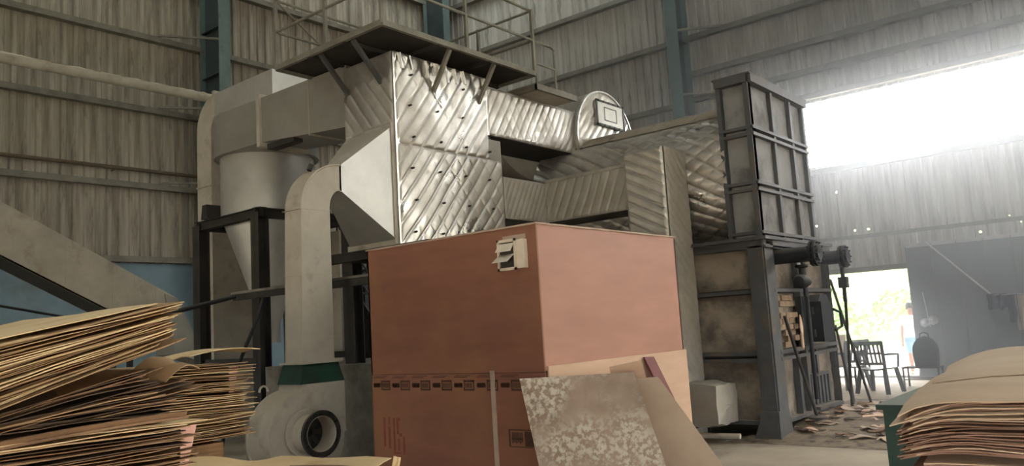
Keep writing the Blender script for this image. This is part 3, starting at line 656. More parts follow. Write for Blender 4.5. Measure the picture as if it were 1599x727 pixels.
for nm, y_, x1, zc, lb in (('flanged_pipe', 10.35, -3.42, 2.33, 'thick flanged pipe sticking out of the furnace, nearer one'), ('flanged_pipe', 12.1, -3.6, 2.36, 'thick flanged pipe sticking out of the furnace, farther one')):
    q = MB().lathe((UX - .1, y_, zc), (1, 0, 0), [(.0, 0), (.1, 0), (.1, x1 - UX + .1 - .12), (.1, x1 - UX + .1), (.085, x1 - UX + .1), (0, x1 - UX + .08)], 24).build(nm, M_black, Fu, label=lb)
    for dx in (0, -.05): MB().lathe((x1 - .06 + dx, y_, zc), (1, 0, 0), [(0, 0), (.165, 0), (.165, .03), (0, .03)], 28).build('flange', M_black, q)
    mb = MB()
    for i in range(10): a = i * 2 * pi / 10; mb.tube((x1 - .13, y_ + .137 * cos(a), zc + .137 * sin(a)), (x1, y_ + .137 * cos(a), zc + .137 * sin(a)), .014, n=6)
    mb.build('flange_bolts', M_black, q, kind='stuff')
q = bx(-3.77, -3.65, 12.04, 12.16, 1.9, 2.06).build('valve_block', M_black, Fu); MB().tube((-3.71, 12.1, 1.7), (-3.71, 12.1, 2.33), .03, n=10).build('valve_stem', M_black, q)
# header box above the furnace
Hd = thing('header_box', 'tall narrow ribbed steel box standing on the furnace at the drum end', 'steel box', (-4.2, 10.95, 2.6))
HXL, HY1, HZ = -4.42, 11.95, 4.76
bx(HXL + .04, UX - .05, UY + .05, HY1 - .04, 2.59, HZ - .03).build('shell', M_plate, Hd)
for y in (UY + .02, 10.72, 11.42, HY1): bx(UX - .07, UX + .01, y - .04, y + .04, 2.59, HZ).build('rib', M_beam, Hd)
for x in (HXL, UX - .02): bx(x - .03, x + .03, UY - .03, UY + .06, 2.59, HZ).build('rib', M_beam, Hd)
for z in (2.65, 3.22, 3.31, 3.96, 4.05, HZ - .05):
    w_ = .02 if z < HZ - .1 else .055
    bx(UX - .06, UX + .03 + (.03 if w_ > .03 else 0), UY - .03, HY1 + .04, z - w_, z + w_).build('rib', M_beam, Hd); bx(HXL - .03, UX, UY - .04 - (.03 if w_ > .03 else 0), UY + .06, z - w_, z + w_).build('rib', M_beam, Hd)
for i, (y0, y1) in enumerate(((10.0, 10.68), (10.76, 11.38), (11.46, 11.91))):
    for j, (z0, z1) in enumerate(((2.67, 3.2), (3.33, 3.94), (4.07, 4.7))): rough_panel(Hd, (UX - .045, y0, z0), FY, UZ, y1 - y0, z1 - z0, NX, M_plate, i * 5 + j, .008, 'face_panel')
bx(HXL - .06, UX + .06, UY - .07, HY1 + .06, HZ, HZ + .02).build('top_plate', M_beam, Hd)
# ash mound in front of the furnace
def mound(a, b):
    x = -4.6 + a * 2.6; y = 9.6 + b * 5.2
    h_ = .19 * max(0, 1 - abs(a - .22) * 1.7) * max(0, 1 - abs(b - .42) * 2.1) + .03 * noise.noise(V((x * 3, y * 3, 0))) * (1 - abs(b - .5) * 2)
    return (x, y, max(h_, 0) * min(1, min(a, 1 - a, b, 1 - b) * 12) + .004)
MB().grid(mound, 50, 80).solo('ash_heap', M_ash, 'low heap of ash and dust in front of the furnace', 'ash', kind='stuff')
# ---------------- tools leaning on the furnace
def rod(nm, p, q, r, mat, lb, cat, grp=None, extra=None):
    t_ = thing(nm, lb, cat, q, grp); MB().tube(p, q, r, n=8).build('shaft', mat, t_)
    if extra: extra(t_, V(p), V(q))
    return t_
def disc(t_, p, q): MB().lathe(q + V((0, 0, .005)), (0, 0, 1), [(0, .05), (.08, .05), (.12, .03), (.12, 0), (0, 0)], 20).build('foot_disc', M_dark, t_)
rod('ash_rake', (-3.93, 10.25, 1.55), (-3.8, 10.72, .17), .022, M_dark, 'dark iron rake with round foot leaning on the furnace corner', 'rake', None, disc)
def blade(t_, p, q):
    d_ = (p - q).normalized(); MB().prism([p + d_ * -.02 + V((0, -.03, 0)), p + d_ * .12 + V((0, -.05, 0)), p + d_ * .42, p + d_ * .12 + V((0, .05, 0)), p + d_ * -.02 + V((0, .03, 0))], (.012, 0, 0)).build('paddle', M_plyp, t_)
rod('wood_paddle', (-3.9, 10.72, 1.3), (-3.84, 10.56, 1.11), .02, M_plyp, 'pale wooden splint standing on the furnace beam', 'stick', None, blade)
def scoop(t_, p, q):
    d_ = (q - p).normalized(); MB().prism([q - d_ * .02 + V((0, -.05, .0)), q - d_ * .3 + V((0, -.11, 0)), q - d_ * .42 + V((0, 0, 0)), q - d_ * .3 + V((0, .11, 0)), q - d_ * .02 + V((0, .05, 0))], (.02, 0, .01)).build('blade', M_dark, t_)
rod('shovel', (-4.1, 12.75, 1.35), (-4.1, 13.2, .1), .02, M_dark, 'long-handled shovel leaning at the far furnace corner', 'shovel', None, scoop)
rod('iron_bar', (-3.7, 12.1, 1.9), (-3.9, 12.5, .15), .022, M_dark, 'straight iron bar hanging below the farther flanged pipe', 'bar', 'iron bars by the furnace')
rod('iron_bar', (-4.0, 12.42, 2.05), (-4.0, 13.79, .05), .022, M_dark, 'slanting iron bar leaning from furnace edge towards the chair', 'bar', 'iron bars by the furnace')
rod('floor_stick', (-3.3, 10.9, .2), (-2.7, 12.9, .05), .014, M_plyp, 'pale thin stick lying on the ash heap', 'stick')
MB().tube((-6.0, 9.35, .1), (-4.35, 9.5, .1), .035, n=10).solo('steel_tube', M_galv2, 'steel tube lying on floor before the furnace', 'tube')
# scraps
rs_ = random.Random(11)
spec = [('pale', M_plyp), ('brown', M_ven[2]), ('dark', M_ven[3]), ('grey', M_plyg)]
for i in range(120):
    x = -3.95 + 1.8 * rs_.random() ** 1.5; y = rs_.uniform(10.1, 14.2); L_ = rs_.uniform(.08, .42); w_ = rs_.uniform(.04, .16); a = rs_.uniform(0, pi); nm, mt = spec[rs_.randrange(4)]
    z = V(mound((x + 4.6) / 2.6, (y - 9.6) / 5.2)).z if x < -2 else 0
    mb = MB().slab(lambda p_, q_: ((p_ - .5) * L_ * (1 - .3 * q_), (q_ - .5) * w_ + .02 * sin(p_ * 5 + i), .012 + .03 * sin(p_ * 3 + i) ** 2), 5, 2, .006)
    o = link('veneer_scrap', mb.mesh('veneer_scrap', mt)); o.location = (x, y, z + .0); o.rotation_euler = (0, rs_.uniform(-.12, .12), a)
    tag(o, '%s broken veneer scrap lying on the ash heap' % nm, 'scrap', 'veneer scraps before the furnace, %s' % nm)
for i, (x, y, a) in enumerate(((-2.75, 13.0, .3), (-2.5, 12.4, 1.2))):
    mb = MB().slab(lambda p_, q_: ((p_ - .5) * .6, (q_ - .5) * .34 + .03 * sin(p_ * 7), .14 + .05 * sin(p_ * 4 + i) - .02 * q_), 10, 5, .07)
    o = link('bark_slab', mb.mesh('bark_slab', M_ven[3 - i])); o.location = (x, y, .0); o.rotation_euler[2] = a
    tag(o, ('dark bark slab on the floor near the iron bars' if i == 0 else 'brown bark slab on the floor by the green cabinet'), 'bark')

# ================================================================== plywood cabin
K = thing('plywood_cabin', 'red-brown plywood cabin with louvre vent standing in the centre', 'cabin', (-5, 6.3, 0))
KX0, KX1, KY0, KY1, KZ, KM = -6.08, -3.95, 5.1, 7.46, 2.44, 1.235
bx(KX0 + .03, KX1 - .03, KY0 + .03, KY1 - .03, 0, KZ - .02).build('inner_frame', M_dark, K)
bx(KX0, KX1, KY0, KY0 + .018, KM, KZ).build('front_panel', M_ply, K); bx(KX0, -4.505, KY0 + .004, KY0 + .022, 0, KM - .004).build('front_panel', M_ply, K); bx(-4.5, KX1, KY0 + .004, KY0 + .022, 0, KM - .004).build('front_panel', M_ply, K)
bx(KX1 - .018, KX1, KY0 + .018, KY1, KM + .01, KZ).build('side_panel', M_plylit, K); bx(KX1 + .003, KX1 + .02, KY0 + .03, KY1 + .02, .0, KM + .045).build('side_panel', M_plyp, K, label='pale lower plywood sheet')
bx(KX0, KX0 + .018, KY0, KY1, 0, KZ).build('side_panel', M_ply, K); bx(KX0, KX1, KY1 - .018, KY1, 0, KZ).build('rear_panel', M_ply, K)
bx(KX0 - .01, KX1 + .012, KY0 - .012, KY1 + .01, KZ, KZ + .015).build('roof_panel', M_batten, K)
bx(-4.53, -4.49, KY0 - .012, KY0 + .004, 0, KM + .02).build('batten', M_batten, K)
# printed marks on the lower front
yp = KY0 - .0005 + .003
mb = MB()
def pr(x0, x1, z0, z1): mb.box(x0, x1, yp - .0012, yp + .0002 + .001, z0, z1)
for k in range(7):
    x0 = -6.06 + k * .272
    if x0 > -4.2: break
    z0 = 1.088
    pr(x0, x0 + .1, z0 + .03, z0 + .06)
    for i in range(7): pr(x0 + .01 + i * .013, x0 + .018 + i * .013, z0 + .024, z0 + .066)
    bx0 = x0 + .115
    pr(bx0, bx0 + .125, z0 + .072, z0 + .09); pr(bx0, bx0 + .125, z0 - .002, z0 + .014); pr(bx0, bx0 + .012, z0, z0 + .09); pr(bx0 + .113, bx0 + .125, z0, z0 + .09)
    for i in range(5): pr(bx0 + .02 + i * .018, bx0 + .03 + i * .018, z0 + .022, z0 + .064)
    pr(x0 + .0, x0 + .16, z0 + .112, z0 + .118); pr(x0 + .02, x0 + .2, z0 + .125, z0 + .13)
mb.build('printed_marks', M_print, K, label='row of dark printed maker marks')
mb = MB()
pr(-4.37, -4.12, .765, .775); pr(-4.37, -4.12, .63, .637); pr(-4.37, -4.355, .63, .775)
for i in range(6): pr(-4.335 + i * .02, -4.322 + i * .02, .66 + .01 * (i % 2), .75)
pr(-4.34, -4.22, .69, .705); pr(-4.2, -4.1, .64, .76)
mb.build('printed_marks', M_print, K, label='dark square printed stamp')
mb = MB()
for x0, x1, z0, z1 in ((-5.935, -5.91, .56, .83), (-5.87, -5.84, .54, .75), (-5.865, -5.845, .76, .84), (-5.80, -5.775, .52, .83), (-5.75, -5.70, .80, .83), (-5.75, -5.725, .68, .8), (-5.72, -5.68, .66, .69), (-5.74, -5.715, .53, .64), (-5.67, -5.645, .5, .66), (-5.81, -5.70, .5, .515)): pr(x0, x1, z0, z1)
mb.build('printed_marks', M_printr, K, label='faded red stencilled strokes')
# louvre vent
vt = bx(-4.32, -4.05, KY0 - .05, KY0, 2.09, 2.33).build('louvre_vent', M_white, K)
bx(-4.305, -4.15, KY0 - .053, KY0 - .03, 2.105, 2.315).build('opening', M_dark, vt)  # solid dark slab painting in the shade of a vent opening
for z0, lean in ((2.24, .05), (2.15, .1)): MB().hexa([(-4.31, KY0 - .05, z0 + .065), (-4.15, KY0 - .05, z0 + .065), (-4.15, KY0 - .058, z0 + .065), (-4.31, KY0 - .058, z0 + .065)], [(-4.315, KY0 - .05 - lean, z0 - .005), (-4.15, KY0 - .05 - lean, z0 - .005), (-4.15, KY0 - .058 - lean, z0 - .005), (-4.315, KY0 - .058 - lean, z0 - .005)]).build('louvre_flap', M_white, vt)
for a in ((-4.33, -4.31, 2.08, 2.34), (-4.15, -4.13, 2.08, 2.34), (-4.33, -4.13, 2.32, 2.34), (-4.33, -4.13, 2.08, 2.1)): bx(a[0], a[1], KY0 - .062, KY0 - .05, a[2], a[3]).build('vent_frame', M_white, vt)
bx(-4.31, -4.06, KY0 - .004, KY0, 2.335, 2.375).build('patch_strip', M_batten, K)

# ---------------- boards leaning on the cabin
def board(nm, c4, th, mat, lb, base=None):
    c4 = [V(p) for p in c4]; n_ = (c4[1] - c4[0]).cross(c4[3] - c4[0]).normalized()
    if n_.z < 0: n_ = -n_
    return MB().hexa([p - n_ * th for p in c4], c4).solo(nm, mat, lb, 'board')
BOARDS_HERE = True
board('stained_board', [(-4.07, 4.92, 1.2), (-3.37, 5.5, 1.2), (-2.86, 5.3, 0), (-3.76, 4.86, 0)], .018, M_stain, 'square board stained with white blotches leaning in front of the cabin')
board('leaning_board', [(-3.68, 5.53, 1.12), (-3.335, 5.82, 1.135), (-2.86, 6.41, 0), (-3.2, 6.12, 0)], .016, M_plyg, 'long pale grey board leaning right of the stained board')
board('small_board', [(-3.68, 5.63, 1.235), (-3.47, 5.80, 1.275), (-3.33, 6.02, 0), (-3.56, 5.84, 0)], .014, M_plyp, 'small pinkish board peeping above the stained board')
board('narrow_board', [(-3.9, 6.58, 1.26), (-3.9, 6.76, 1.25), (-3.58, 7.2, 0), (-3.58, 7.0, 0)], .015, M_maroon, 'narrow maroon board leaning on the pale cabin sheet')

# ================================================================== veneer stacks
def veneer(idx, x0, x1, y0, y1, zf, mat, rnd, th=.0035, wav=.012, nx=5, ny=22, ragged=.03):
    """one sheet lying x0..x1 by y0..y1; zf(y01, x01) gives its height"""
    ph = rnd.uniform(0, 9); e = [rnd.uniform(-ragged, ragged) for _ in range(nx + 1)]; f_ = [rnd.uniform(-.012, .012) for _ in range(ny + 1)]
    def fn(a, b):
        y = y0 + (y1 + e[int(round(a * nx))] - y0) * b; x = x0 + (x1 - x0) * a + (f_[int(round(b * ny))] if a > .9 else 0)
        return (x, y, zf(b, a) + wav * .5 * noise.noise(V((x * 2.2, y * 2.6 + ph, idx * .09))) + wav * .25 * sin(b * 17 + ph) * b)
    return MB().slab(fn, nx, ny, th)
rv = random.Random(21)
def nth(n): return '%d%s' % (n, 'th' if 10 <= n % 100 <= 20 else {1: 'st', 2: 'nd', 3: 'rd'}.get(n % 10, 'th'))
def stack(n, x0, x1, y0, y1, lo, hi, label, group, mats, jit=(.03, .05), wav=.012, **kw):
    """lo, hi: functions of (b, a) for bottom and top heights of the bundle"""
    for i in range(n):
        t_ = (i + .5) / n
        zf = lambda b, a, t_=t_: lo(b, a) + (hi(b, a) - lo(b, a)) * t_
        mt = mats[min(len(mats) - 1, int(rv.random() ** 1.2 * len(mats)))]
        mb = veneer(i, x0 + rv.uniform(-.02, .02), x1 + rv.uniform(-jit[0], jit[0]), y0, y1 + rv.uniform(-jit[1], jit[1]), zf, mt, rv, wav=wav, **kw)
        top = label[1] if (isinstance(label, tuple) and i == n - 1) else '%s, %s from its top' % (label[0] if isinstance(label, tuple) else label, nth(n - i))
        mb.solo('veneer_sheet', mt if not (isinstance(label, tuple) and i == n - 1) else mats[0], top, 'veneer', None if (isinstance(label, tuple) and i == n - 1) else group, base=(x0, y0, lo(0, 0)))
A_ = M_ven
# lower part of the front left stack and piles below the frame
bx(-4.25, -2.98, -.4, 1.5, 0, .98).solo('veneer_pile', M_pile, 'lower part of the front left veneer stack', 'veneer', kind='stuff')
bx(-5.65, -4.4, .1, 2.55, 0, 1.04).solo('veneer_pile', M_pile, 'lower part of the rear left veneer stack', 'veneer', kind='stuff')
bx(-4.32, -3.36, 1.72, 3.0, 0, .84).solo('veneer_pile', M_pile, 'low veneer pile between left stacks and blower', 'veneer', kind='stuff')
stack(34, -4.2, -2.95, -.35, 1.57, lambda b, a: .99 + .02 * b, lambda b, a: 1.33 + .01 * b, 'veneer sheet in the level lower bundle, front left stack', 'lower bundle sheets', [A_[1], A_[2], A_[0], A_[2], A_[3]], (.04, .05))
stack(22, -4.2, -3.05, -.35, 1.56, lambda b, a: 1.345 + .01 * b, lambda b, a: 1.365 + .17 * max(0, b - .6) / .4, 'sagging veneer sheet in the middle bundle, front left stack', 'middle bundle sheets', [A_[2], A_[3], A_[3], A_[1]], (.06, .12), .03)
stack(44, -4.25, -2.97, -.35, 1.50, lambda b, a: 1.375 + .24 * max(0, b - .6) / .4, lambda b, a: 1.60 + .18 * max(0, b - .5) ** 1.1 / .46,
      ('veneer sheet in the curved top bundle, front left stack', 'cream topmost veneer sheet of the left stack, bent up at its right end'), 'top bundle sheets', [A_[0], A_[1], A_[1], A_[1], A_[2]], (.05, .07), .014)
stack(46, -5.6, -4.33, .1, 2.68, lambda b, a: 1.05 + .015 * b, lambda b, a: 1.54 - .05 * b, ('tan veneer sheet in the rear left stack', 'curled topmost sheet of the rear left veneer stack'), 'rear stack sheets', [A_[1], A_[0], A_[2], A_[1]], (.03, .05), .018)
stack(12, -4.3, -3.33, 1.68, 2.75, lambda b, a: .85 + .02 * b, lambda b, a: .97 + .06 * sin(b * 5 + a), 'curled veneer sheet on the low pile beside the blower', 'low pile sheets', [A_[0], A_[1], A_[2]], (.04, .2), .05)
# folded flaps and ragged ends
def flap(p, L_, w_, rise, mat, lb, rot):
    mb = MB().slab(lambda a, b: ((b - .5) * w_, (a - .5) * L_, rise * sin(a * 2.6) + .01 * sin(b * 9)), 10, 4, .004)
    o = link('veneer_offcut', mb.mesh('veneer_offcut', mat)); o.location = p; o.rotation_euler = rot; tag(o, lb, 'veneer', None)
flap((-3.2, 1.6, 1.50), .16, .22, .05, A_[1], 'crumpled veneer flap under the curved top bundle', (.1, .2, .2))
flap((-4.45, 2.5, 1.55), .5, .3, .03, A_[0], 'curled pale strip on top of the rear left stack', (0, 0, .15))
flap((-2.945, 1.2, 1.33), .7, .035, .02, A_[2], 'rolled brown veneer strip sticking out of the front left stack', (0.06, .9, .02))
for i, (x, y, z, r_) in enumerate(((-3.45, 2.86, .86, .5), (-3.42, 3.0, .87, .9), (-3.5, 2.72, .85, .2))):
    flap((x, y, z), .13, .04, .07, A_[0], ('white curled offcut on the low pile, nearest the blower', 'white curled offcut on the low pile, nearest the cabin', 'small white curled offcut on the low pile, in the middle')[(0, 1, 2)[i]], (.5 + r_, .3, r_))
for y, z, lb in ((1.60, 1.25, 'pink paper tag on the end of the lower left bundle'), (2.64, 1.42, 'pink paper tag on the end of the rear left stack')):
    x = -2.99 if y < 2 else -4.4
    MB().hexa([(x, y - .05, z - .1), (x, y - .02, z - .1), (x - .03, y + .035, z + .05), (x - .03, y - .03, z + .05)], [(x + .004, y - .05, z - .1), (x + .004, y - .02, z - .1), (x - .026, y + .035, z + .05), (x - .026, y - .03, z + .05)]).solo('paper_tag', M_tag, lb, 'tag')
# covered stack further back
def tarp(a, b):
    an = a * 2 * pi; cx_, cy_ = cos(an), sin(an); q = max(abs(cx_), abs(cy_)); k_ = (1 / q) * .85 + .15
    if b < .55: r, z = 1.0 + .03 * noise.noise(V((cx_ * 3, cy_ * 3, b * 3))), 1.8 * b / .55
    else: r, z = max(0, 1 - (b - .55) / .45), 1.8 + .09 * sin((b - .55) / .45 * pi / 2)
    z += .03 * noise.noise(V((cx_ * r * 4, cy_ * r * 4, 3)))
    return (-8.0 + cx_ * k_ * r * .95, 1.3 + cy_ * k_ * r * 1.45, z)
MB().grid(tarp, 64, 30).solo('covered_stack', M_tarp, 'stack wrapped in dull white sheeting behind the left veneer', 'covered stack', smooth=60)
# inclined conveyor trough
ch = thing('inclined_chute', 'broad inclined grey chute slanting down in front of the blue wall', 'chute', (-14.3, 5.5, 0))
def ch_pt(y, top): return (4.05 if top else 3.18) - .54 * (y - 4.4)
MB().prism([(-14.0, 1.6, ch_pt(1.6, 1)), (-14.0, 7.25, ch_pt(7.25, 1)), (-14.0, 7.0, ch_pt(7.0, 0)), (-14.0, 1.6, ch_pt(1.6, 0))], (-.03, 0, 0)).build('side_sheet', M_galv2, ch)
MB().hexa([(-14.75, 1.6, ch_pt(1.6, 0)), (-14.0, 1.6, ch_pt(1.6, 0)), (-14.0, 1.6, ch_pt(1.6, 0) + .03), (-14.75, 1.6, ch_pt(1.6, 0) + .03)], [(-14.75, 7.0, ch_pt(7, 0)), (-14.0, 7.0, ch_pt(7, 0)), (-14.0, 7.0, ch_pt(7, 0) + .03), (-14.75, 7.0, ch_pt(7, 0) + .03)]).build('bottom_sheet', M_dark, ch)
MB().prism([(-14.72, 1.6, ch_pt(1.6, 1)), (-14.72, 7.25, ch_pt(7.25, 1)), (-14.72, 7.0, ch_pt(7.0, 0)), (-14.72, 1.6, ch_pt(1.6, 0))], (-.03, 0, 0)).build('side_sheet', M_galv2, ch)
for i in range(14):
    y = 1.9 + i * .38; bx(-14.0, -13.994, y, y + .012, ch_pt(y, 0) + .02, ch_pt(y, 1) - .02).build('side_rib', M_galv2, ch)
MB().hexa([(-14.7, 7.2, 1.5), (-13.98, 7.2, 1.5), (-13.98, 7.8, 1.3), (-14.7, 7.8, 1.3)], [(-14.7, 7.0, 2.6), (-13.98, 7.0, 2.6), (-13.98, 7.25, 2.5), (-14.7, 7.25, 2.5)]).build('outlet_spout', M_duct, ch)
for y in (3.2, 6.4):
    for x in (-14.7, -14.05): bx(x - .04, x + .04, y - .04, y + .04, 0, ch_pt(y, 0)).build('leg', M_dark, ch)
MB().path([(-17.0, 3.0, 3.2), (-17, 4.6, 2.75), (-17, 6.5, 2.35), (-17.2, 8.5, 2.1), (-18.3, 9.3, 2.05)], .025).solo('sagging_cable', M_black, 'dark sagging cable in front of the blue wall', 'cable')

# right stack on the green cabinet side
C_ = M_rven
bx(-.9, 1.5, 3.66, 4.85, 0, .78).solo('veneer_pile', M_pile, 'lower part of the right veneer stack', 'veneer', kind='stuff')
def rstack(n, za, zb, x0, label, mats, xj, wav, group, lift):
    for i in range(n):
        t_ = (i + .5) / n; ph = rv.uniform(0, 9); xe = x0 + rv.uniform(-xj, xj); yf = 3.6 + rv.uniform(-.02, .03)
        last = isinstance(label, tuple) and i == n - 1
        ed = [rv.uniform(-.012, .012) for _ in range(9)]
        def fn(a, b):
            x = xe + (1.5 - xe) * a + (ed[int(round(b * 8))] if a < .02 else 0); y = yf + 1.28 * b + (rv.uniform(-.006, .006) if b < .01 else 0)
            z = za + (zb - za) * t_ + lift * b * (.3 + .7 * t_) + wav * noise.noise(V((x * 2.1, y * 1.5, t_ * 1.3))) + wav * .5 * sin(x * 6 + ph) * .4
            z -= (.03 + .05 * t_ if za > .9 else .012) * max(0, 1 - a * 9) ** 2 + .02 * t_ * max(0, 1 - b * 7) ** 2
            return (x, y, z)
        mt = mats[0] if last else mats[rv.randrange(len(mats))]
        MB().slab(fn, 30, 8, .005).solo('core_veneer_sheet', mt, label[1] if last else '%s, %s from its top' % (label[0] if isinstance(label, tuple) else label, nth(n - i)), 'veneer', None if last else group, base=(-.9, 3.6, za))
rstack(28, .80, .995, -.90, 'core veneer sheet in the right stack lower bundle', [C_[1], C_[0], C_[1], C_[2]], .035, .012, 'lower right bundle', .03)
rstack(38, 1.0, 1.25, -.93, ('wavy core veneer sheet in the right stack upper bundle', 'broad pale topmost sheet of the right veneer stack'), [C_[0], C_[1], C_[1], C_[2], C_[0]], .04, .022, 'upper right bundle', .11)
MB().path([(-.80, 3.62, 1.275), (-.62, 3.8, 1.285), (-.3, 3.95, 1.29), (.3, 4.1, 1.3), (1.2, 4.2, 1.31)], .003, n=6).solo('jute_string', M_rope, 'thin string tied across the top of the right veneer stack', 'string')
g = thing('green_cabinet', 'dark green steel cabinet behind the right veneer stack', 'cabinet', (-.6, 5.6, 0))
bx(-1.39, .3, 5.0, 6.2, 0, 1.0).build('body', M_green, g); bx(-1.42, .33, 4.97, 6.23, 1.0, 1.03).build('top', M_green, g)
bx(-1.33, -.4, 4.985, 5.0, .1, .92).build('door', M_green, g)

# ================================================================== by the doorway
chr_ = thing('plastic_chair', 'dark plastic garden chair with slotted back in the doorway light', 'chair', (-4.42, 15.9, 0), 'plastic chairs')
cs = 1.0
def chair_parts(t_):
    def P_(mb, nm): 
        me_ = mb.mesh(nm, M_plastic); return link(nm, me_, t_)
    P_(MB().slab(lambda a, b: ((a - .5) * .46, (b - .5) * .44, .44 - .02 * sin(a * pi)), 8, 8, .025), 'seat')
    bk = P_(MB().grid(lambda a, b: (0, 0, 0), 1, 1) if False else MB().bar((-.23, -.21, .44), (-.25, -.3, .9), .05, .03).bar((.23, -.21, .44), (.25, -.3, .9), .05, .03).bar((-.26, -.3, .88), (.26, -.3, .88), .03, .07).bar((-.24, -.26, .7), (.24, -.26, .7), .02, .04).bar((-.24, -.23, .52), (.24, -.23, .52), .02, .05), 'backrest')
    for i in range(6): 
        x = -.18 + i * .072; o_ = link('slat', MB().bar((x, -.225, .5), (x, -.3, .88), .034, .014, (0, 1, 0)).mesh('slat', M_plastic), bk)
    for sx in (-1, 1):
        P_(MB().path([(sx * .25, -.27, .68), (sx * .29, -.1, .68), (sx * .29, .16, .66), (sx * .25, .2, .44)], .022), 'armrest')
        for sy in (-1, 1): P_(MB().bar((sx * .21, sy * .19, .43), (sx * .27, sy * .27, 0), .06, .05, (0, 1, 0)), 'leg')
chair_parts(chr_); chr_.rotation_euler[2] = radians(-12); chr_.scale = (1.1, 1.1, 1.06)
c2 = copytree(chr_); c2.location = (-5.2, 16.6, 0); c2.rotation_euler[2] = radians(60); c2['label'] = 'dark plastic garden chair half hidden beside the cream board'
bd = MB().slab(lambda a, b: (-5.8 + a * .55, 17.45 + .02 * b, 0), 1, 1, .01)
MB().hexa([(-5.95, 17.3, .42), (-5.4, 17.3, .42), (-5.4, 17.33, .42), (-5.95, 17.33, .42)], [(-5.92, 17.5, 1.05), (-5.45, 17.5, 1.05), (-5.45, 17.53, 1.05), (-5.92, 17.53, 1.05)]).solo('cream_board', M_card, 'cream cardboard sheet propped behind the plastic chairs', 'board')
tb = thing('low_table', 'low dark table behind the plastic chairs carrying the cream board', 'table', (-5.7, 17.5, 0))
bx(-6.1, -5.2, 17.2, 17.8, .39, .42).build('table_top', M_dark, tb)
for x in (-6.05, -5.25):
    for y in (17.25, 17.75): bx(x - .02, x + .02, y - .02, y + .02, 0, .39).build('leg', M_dark, tb)
MB().grid(lambda a, b: (-5.93 + a * .2 + .02 * sin(b * 6), 17.49 - b * .12 - .012 * sin(a * 9), 1.055 - b * .37), 10, 8).solo('red_cloth', M_red, 'red cloth hanging beside the cream board', 'cloth')
bn = thing('metal_stool', 'small metal frame stool under the black bag', 'stool', (-3.9, 17, 0))
bx(-4.24, -3.58, 16.8, 17.2, .37, .40).build('top', M_dark, bn)
for x in (-4.22, -3.6):
    for y in (16.82, 17.18): bx(x - .015, x + .015, y - .015, y + .015, 0, .37).build('leg', M_dark, bn)
for y in (16.82, 17.18): bx(-4.22, -3.6, y - .01, y + .01, .15, .17).build('stretcher', M_dark, bn)
bg_ = thing('black_bag', 'rounded black bag standing on the metal stool', 'bag', (-3.82, 17, .4))
def bagf(a, b):
    an = a * 2 * pi; r = (1 - max(0, b - .55) ** 2 * 3.2) if b < .95 else .25 * (1 - b) / .05 * 1.4
    w_ = .25 * max(0.0, r) * (.92 + .08 * sin(b * pi)); q = max(abs(cos(an)), abs(sin(an))); k_ = .6 / q + .4
    return (-3.82 + cos(an) * k_ * w_ * .92, 17.0 + sin(an) * k_ * w_ * .6, .4 + .58 * b)
MB().grid(bagf, 32, 24).build('body', M_bag, bg_, smooth=60)
MB().path([(-3.9, 17, .94), (-3.89, 17, 1.02), (-3.82, 17, 1.05), (-3.75, 17, 1.02), (-3.74, 17, .94)], .014).build('handle', M_bag, bg_)
MB().slab(lambda a, b: (-3.97 + a * .3, 16.835 - .02 * sin(a * pi) + .0 * b, .5 + b * .22), 6, 6, .004).build('front_pocket', M_bag, bg_)
for i, (x, z, r) in enumerate(((-3.74, 1.13, .085), (-3.9, 1.08, .08))):
    MB().lathe((x - .3, 18.945, z + .1), (0.2, -1, .1), [(0, .0), (r, .02), (r * 1.1, .1), (r * 1.2, .1), (r * .95, .03), (0, .015)], 24).solo('steel_bowl', M_pot, ('shiny steel bowl hanging on the door, right one' if i == 0 else 'shiny steel bowl hanging on the door, left one'), 'bowl')
MB().tube((-4.1, 18.9, 1.1), (-4.18, 18.93, 1.85), .012, n=8).solo('white_pole', M_rod, 'thin white pole upright against the grey door', 'pole')
MB().tube((-4.0, 18.92, 2.92), (-2.86, 18.75, 1.7), .018, n=8).solo('diagonal_rod', M_rod, 'pale rod slanting down across the grey door to the clothes', 'rod')
MB().tube((-2.9, 18.75, 1.69), (-1.2, 18.75, 1.66), .008, n=6).solo('clothes_line', M_rod, 'line strung along the grey door holding the clothes', 'line')
def cloth(nm, x0, x1, z1, z0, mat, lb, sd):
    def fn(a, b):
        dp = .06 * sin(a * 14 + sd) * (.3 + b) + .03 * noise.noise(V((a * 4, b * 4, sd)))
        return (x0 + (x1 - x0) * a + .03 * noise.noise(V((b * 3, sd, 1))), 18.75 + dp + .04 * (.5 - abs(b - .5)), z1 + (z0 - z1) * b + .05 * noise.noise(V((a * 5, sd, 2))) * b)
    MB().grid(fn, 24, 14).solo(nm, mat, lb, 'clothes', 'clothes on the line', smooth=60)
cloth('hanging_garment', -2.95, -2.6, 1.72, 1.4, M_clothd, 'bunched dark garment at the left end of the clothes line', 1)
cloth('hanging_garment', -2.6, -2.42, 1.68, 1.12, M_clothd, 'dark garment hanging between the bunched and the beige ones', 3)
cloth('hanging_garment', -2.46, -2.22, 1.66, .96, M_clothb, 'beige garment on the clothes line at the frame edge', 5)
cloth('hanging_garment', -2.2, -1.8, 1.68, 1.25, M_tarp, 'white striped garment at the right end of the clothes line', 7)

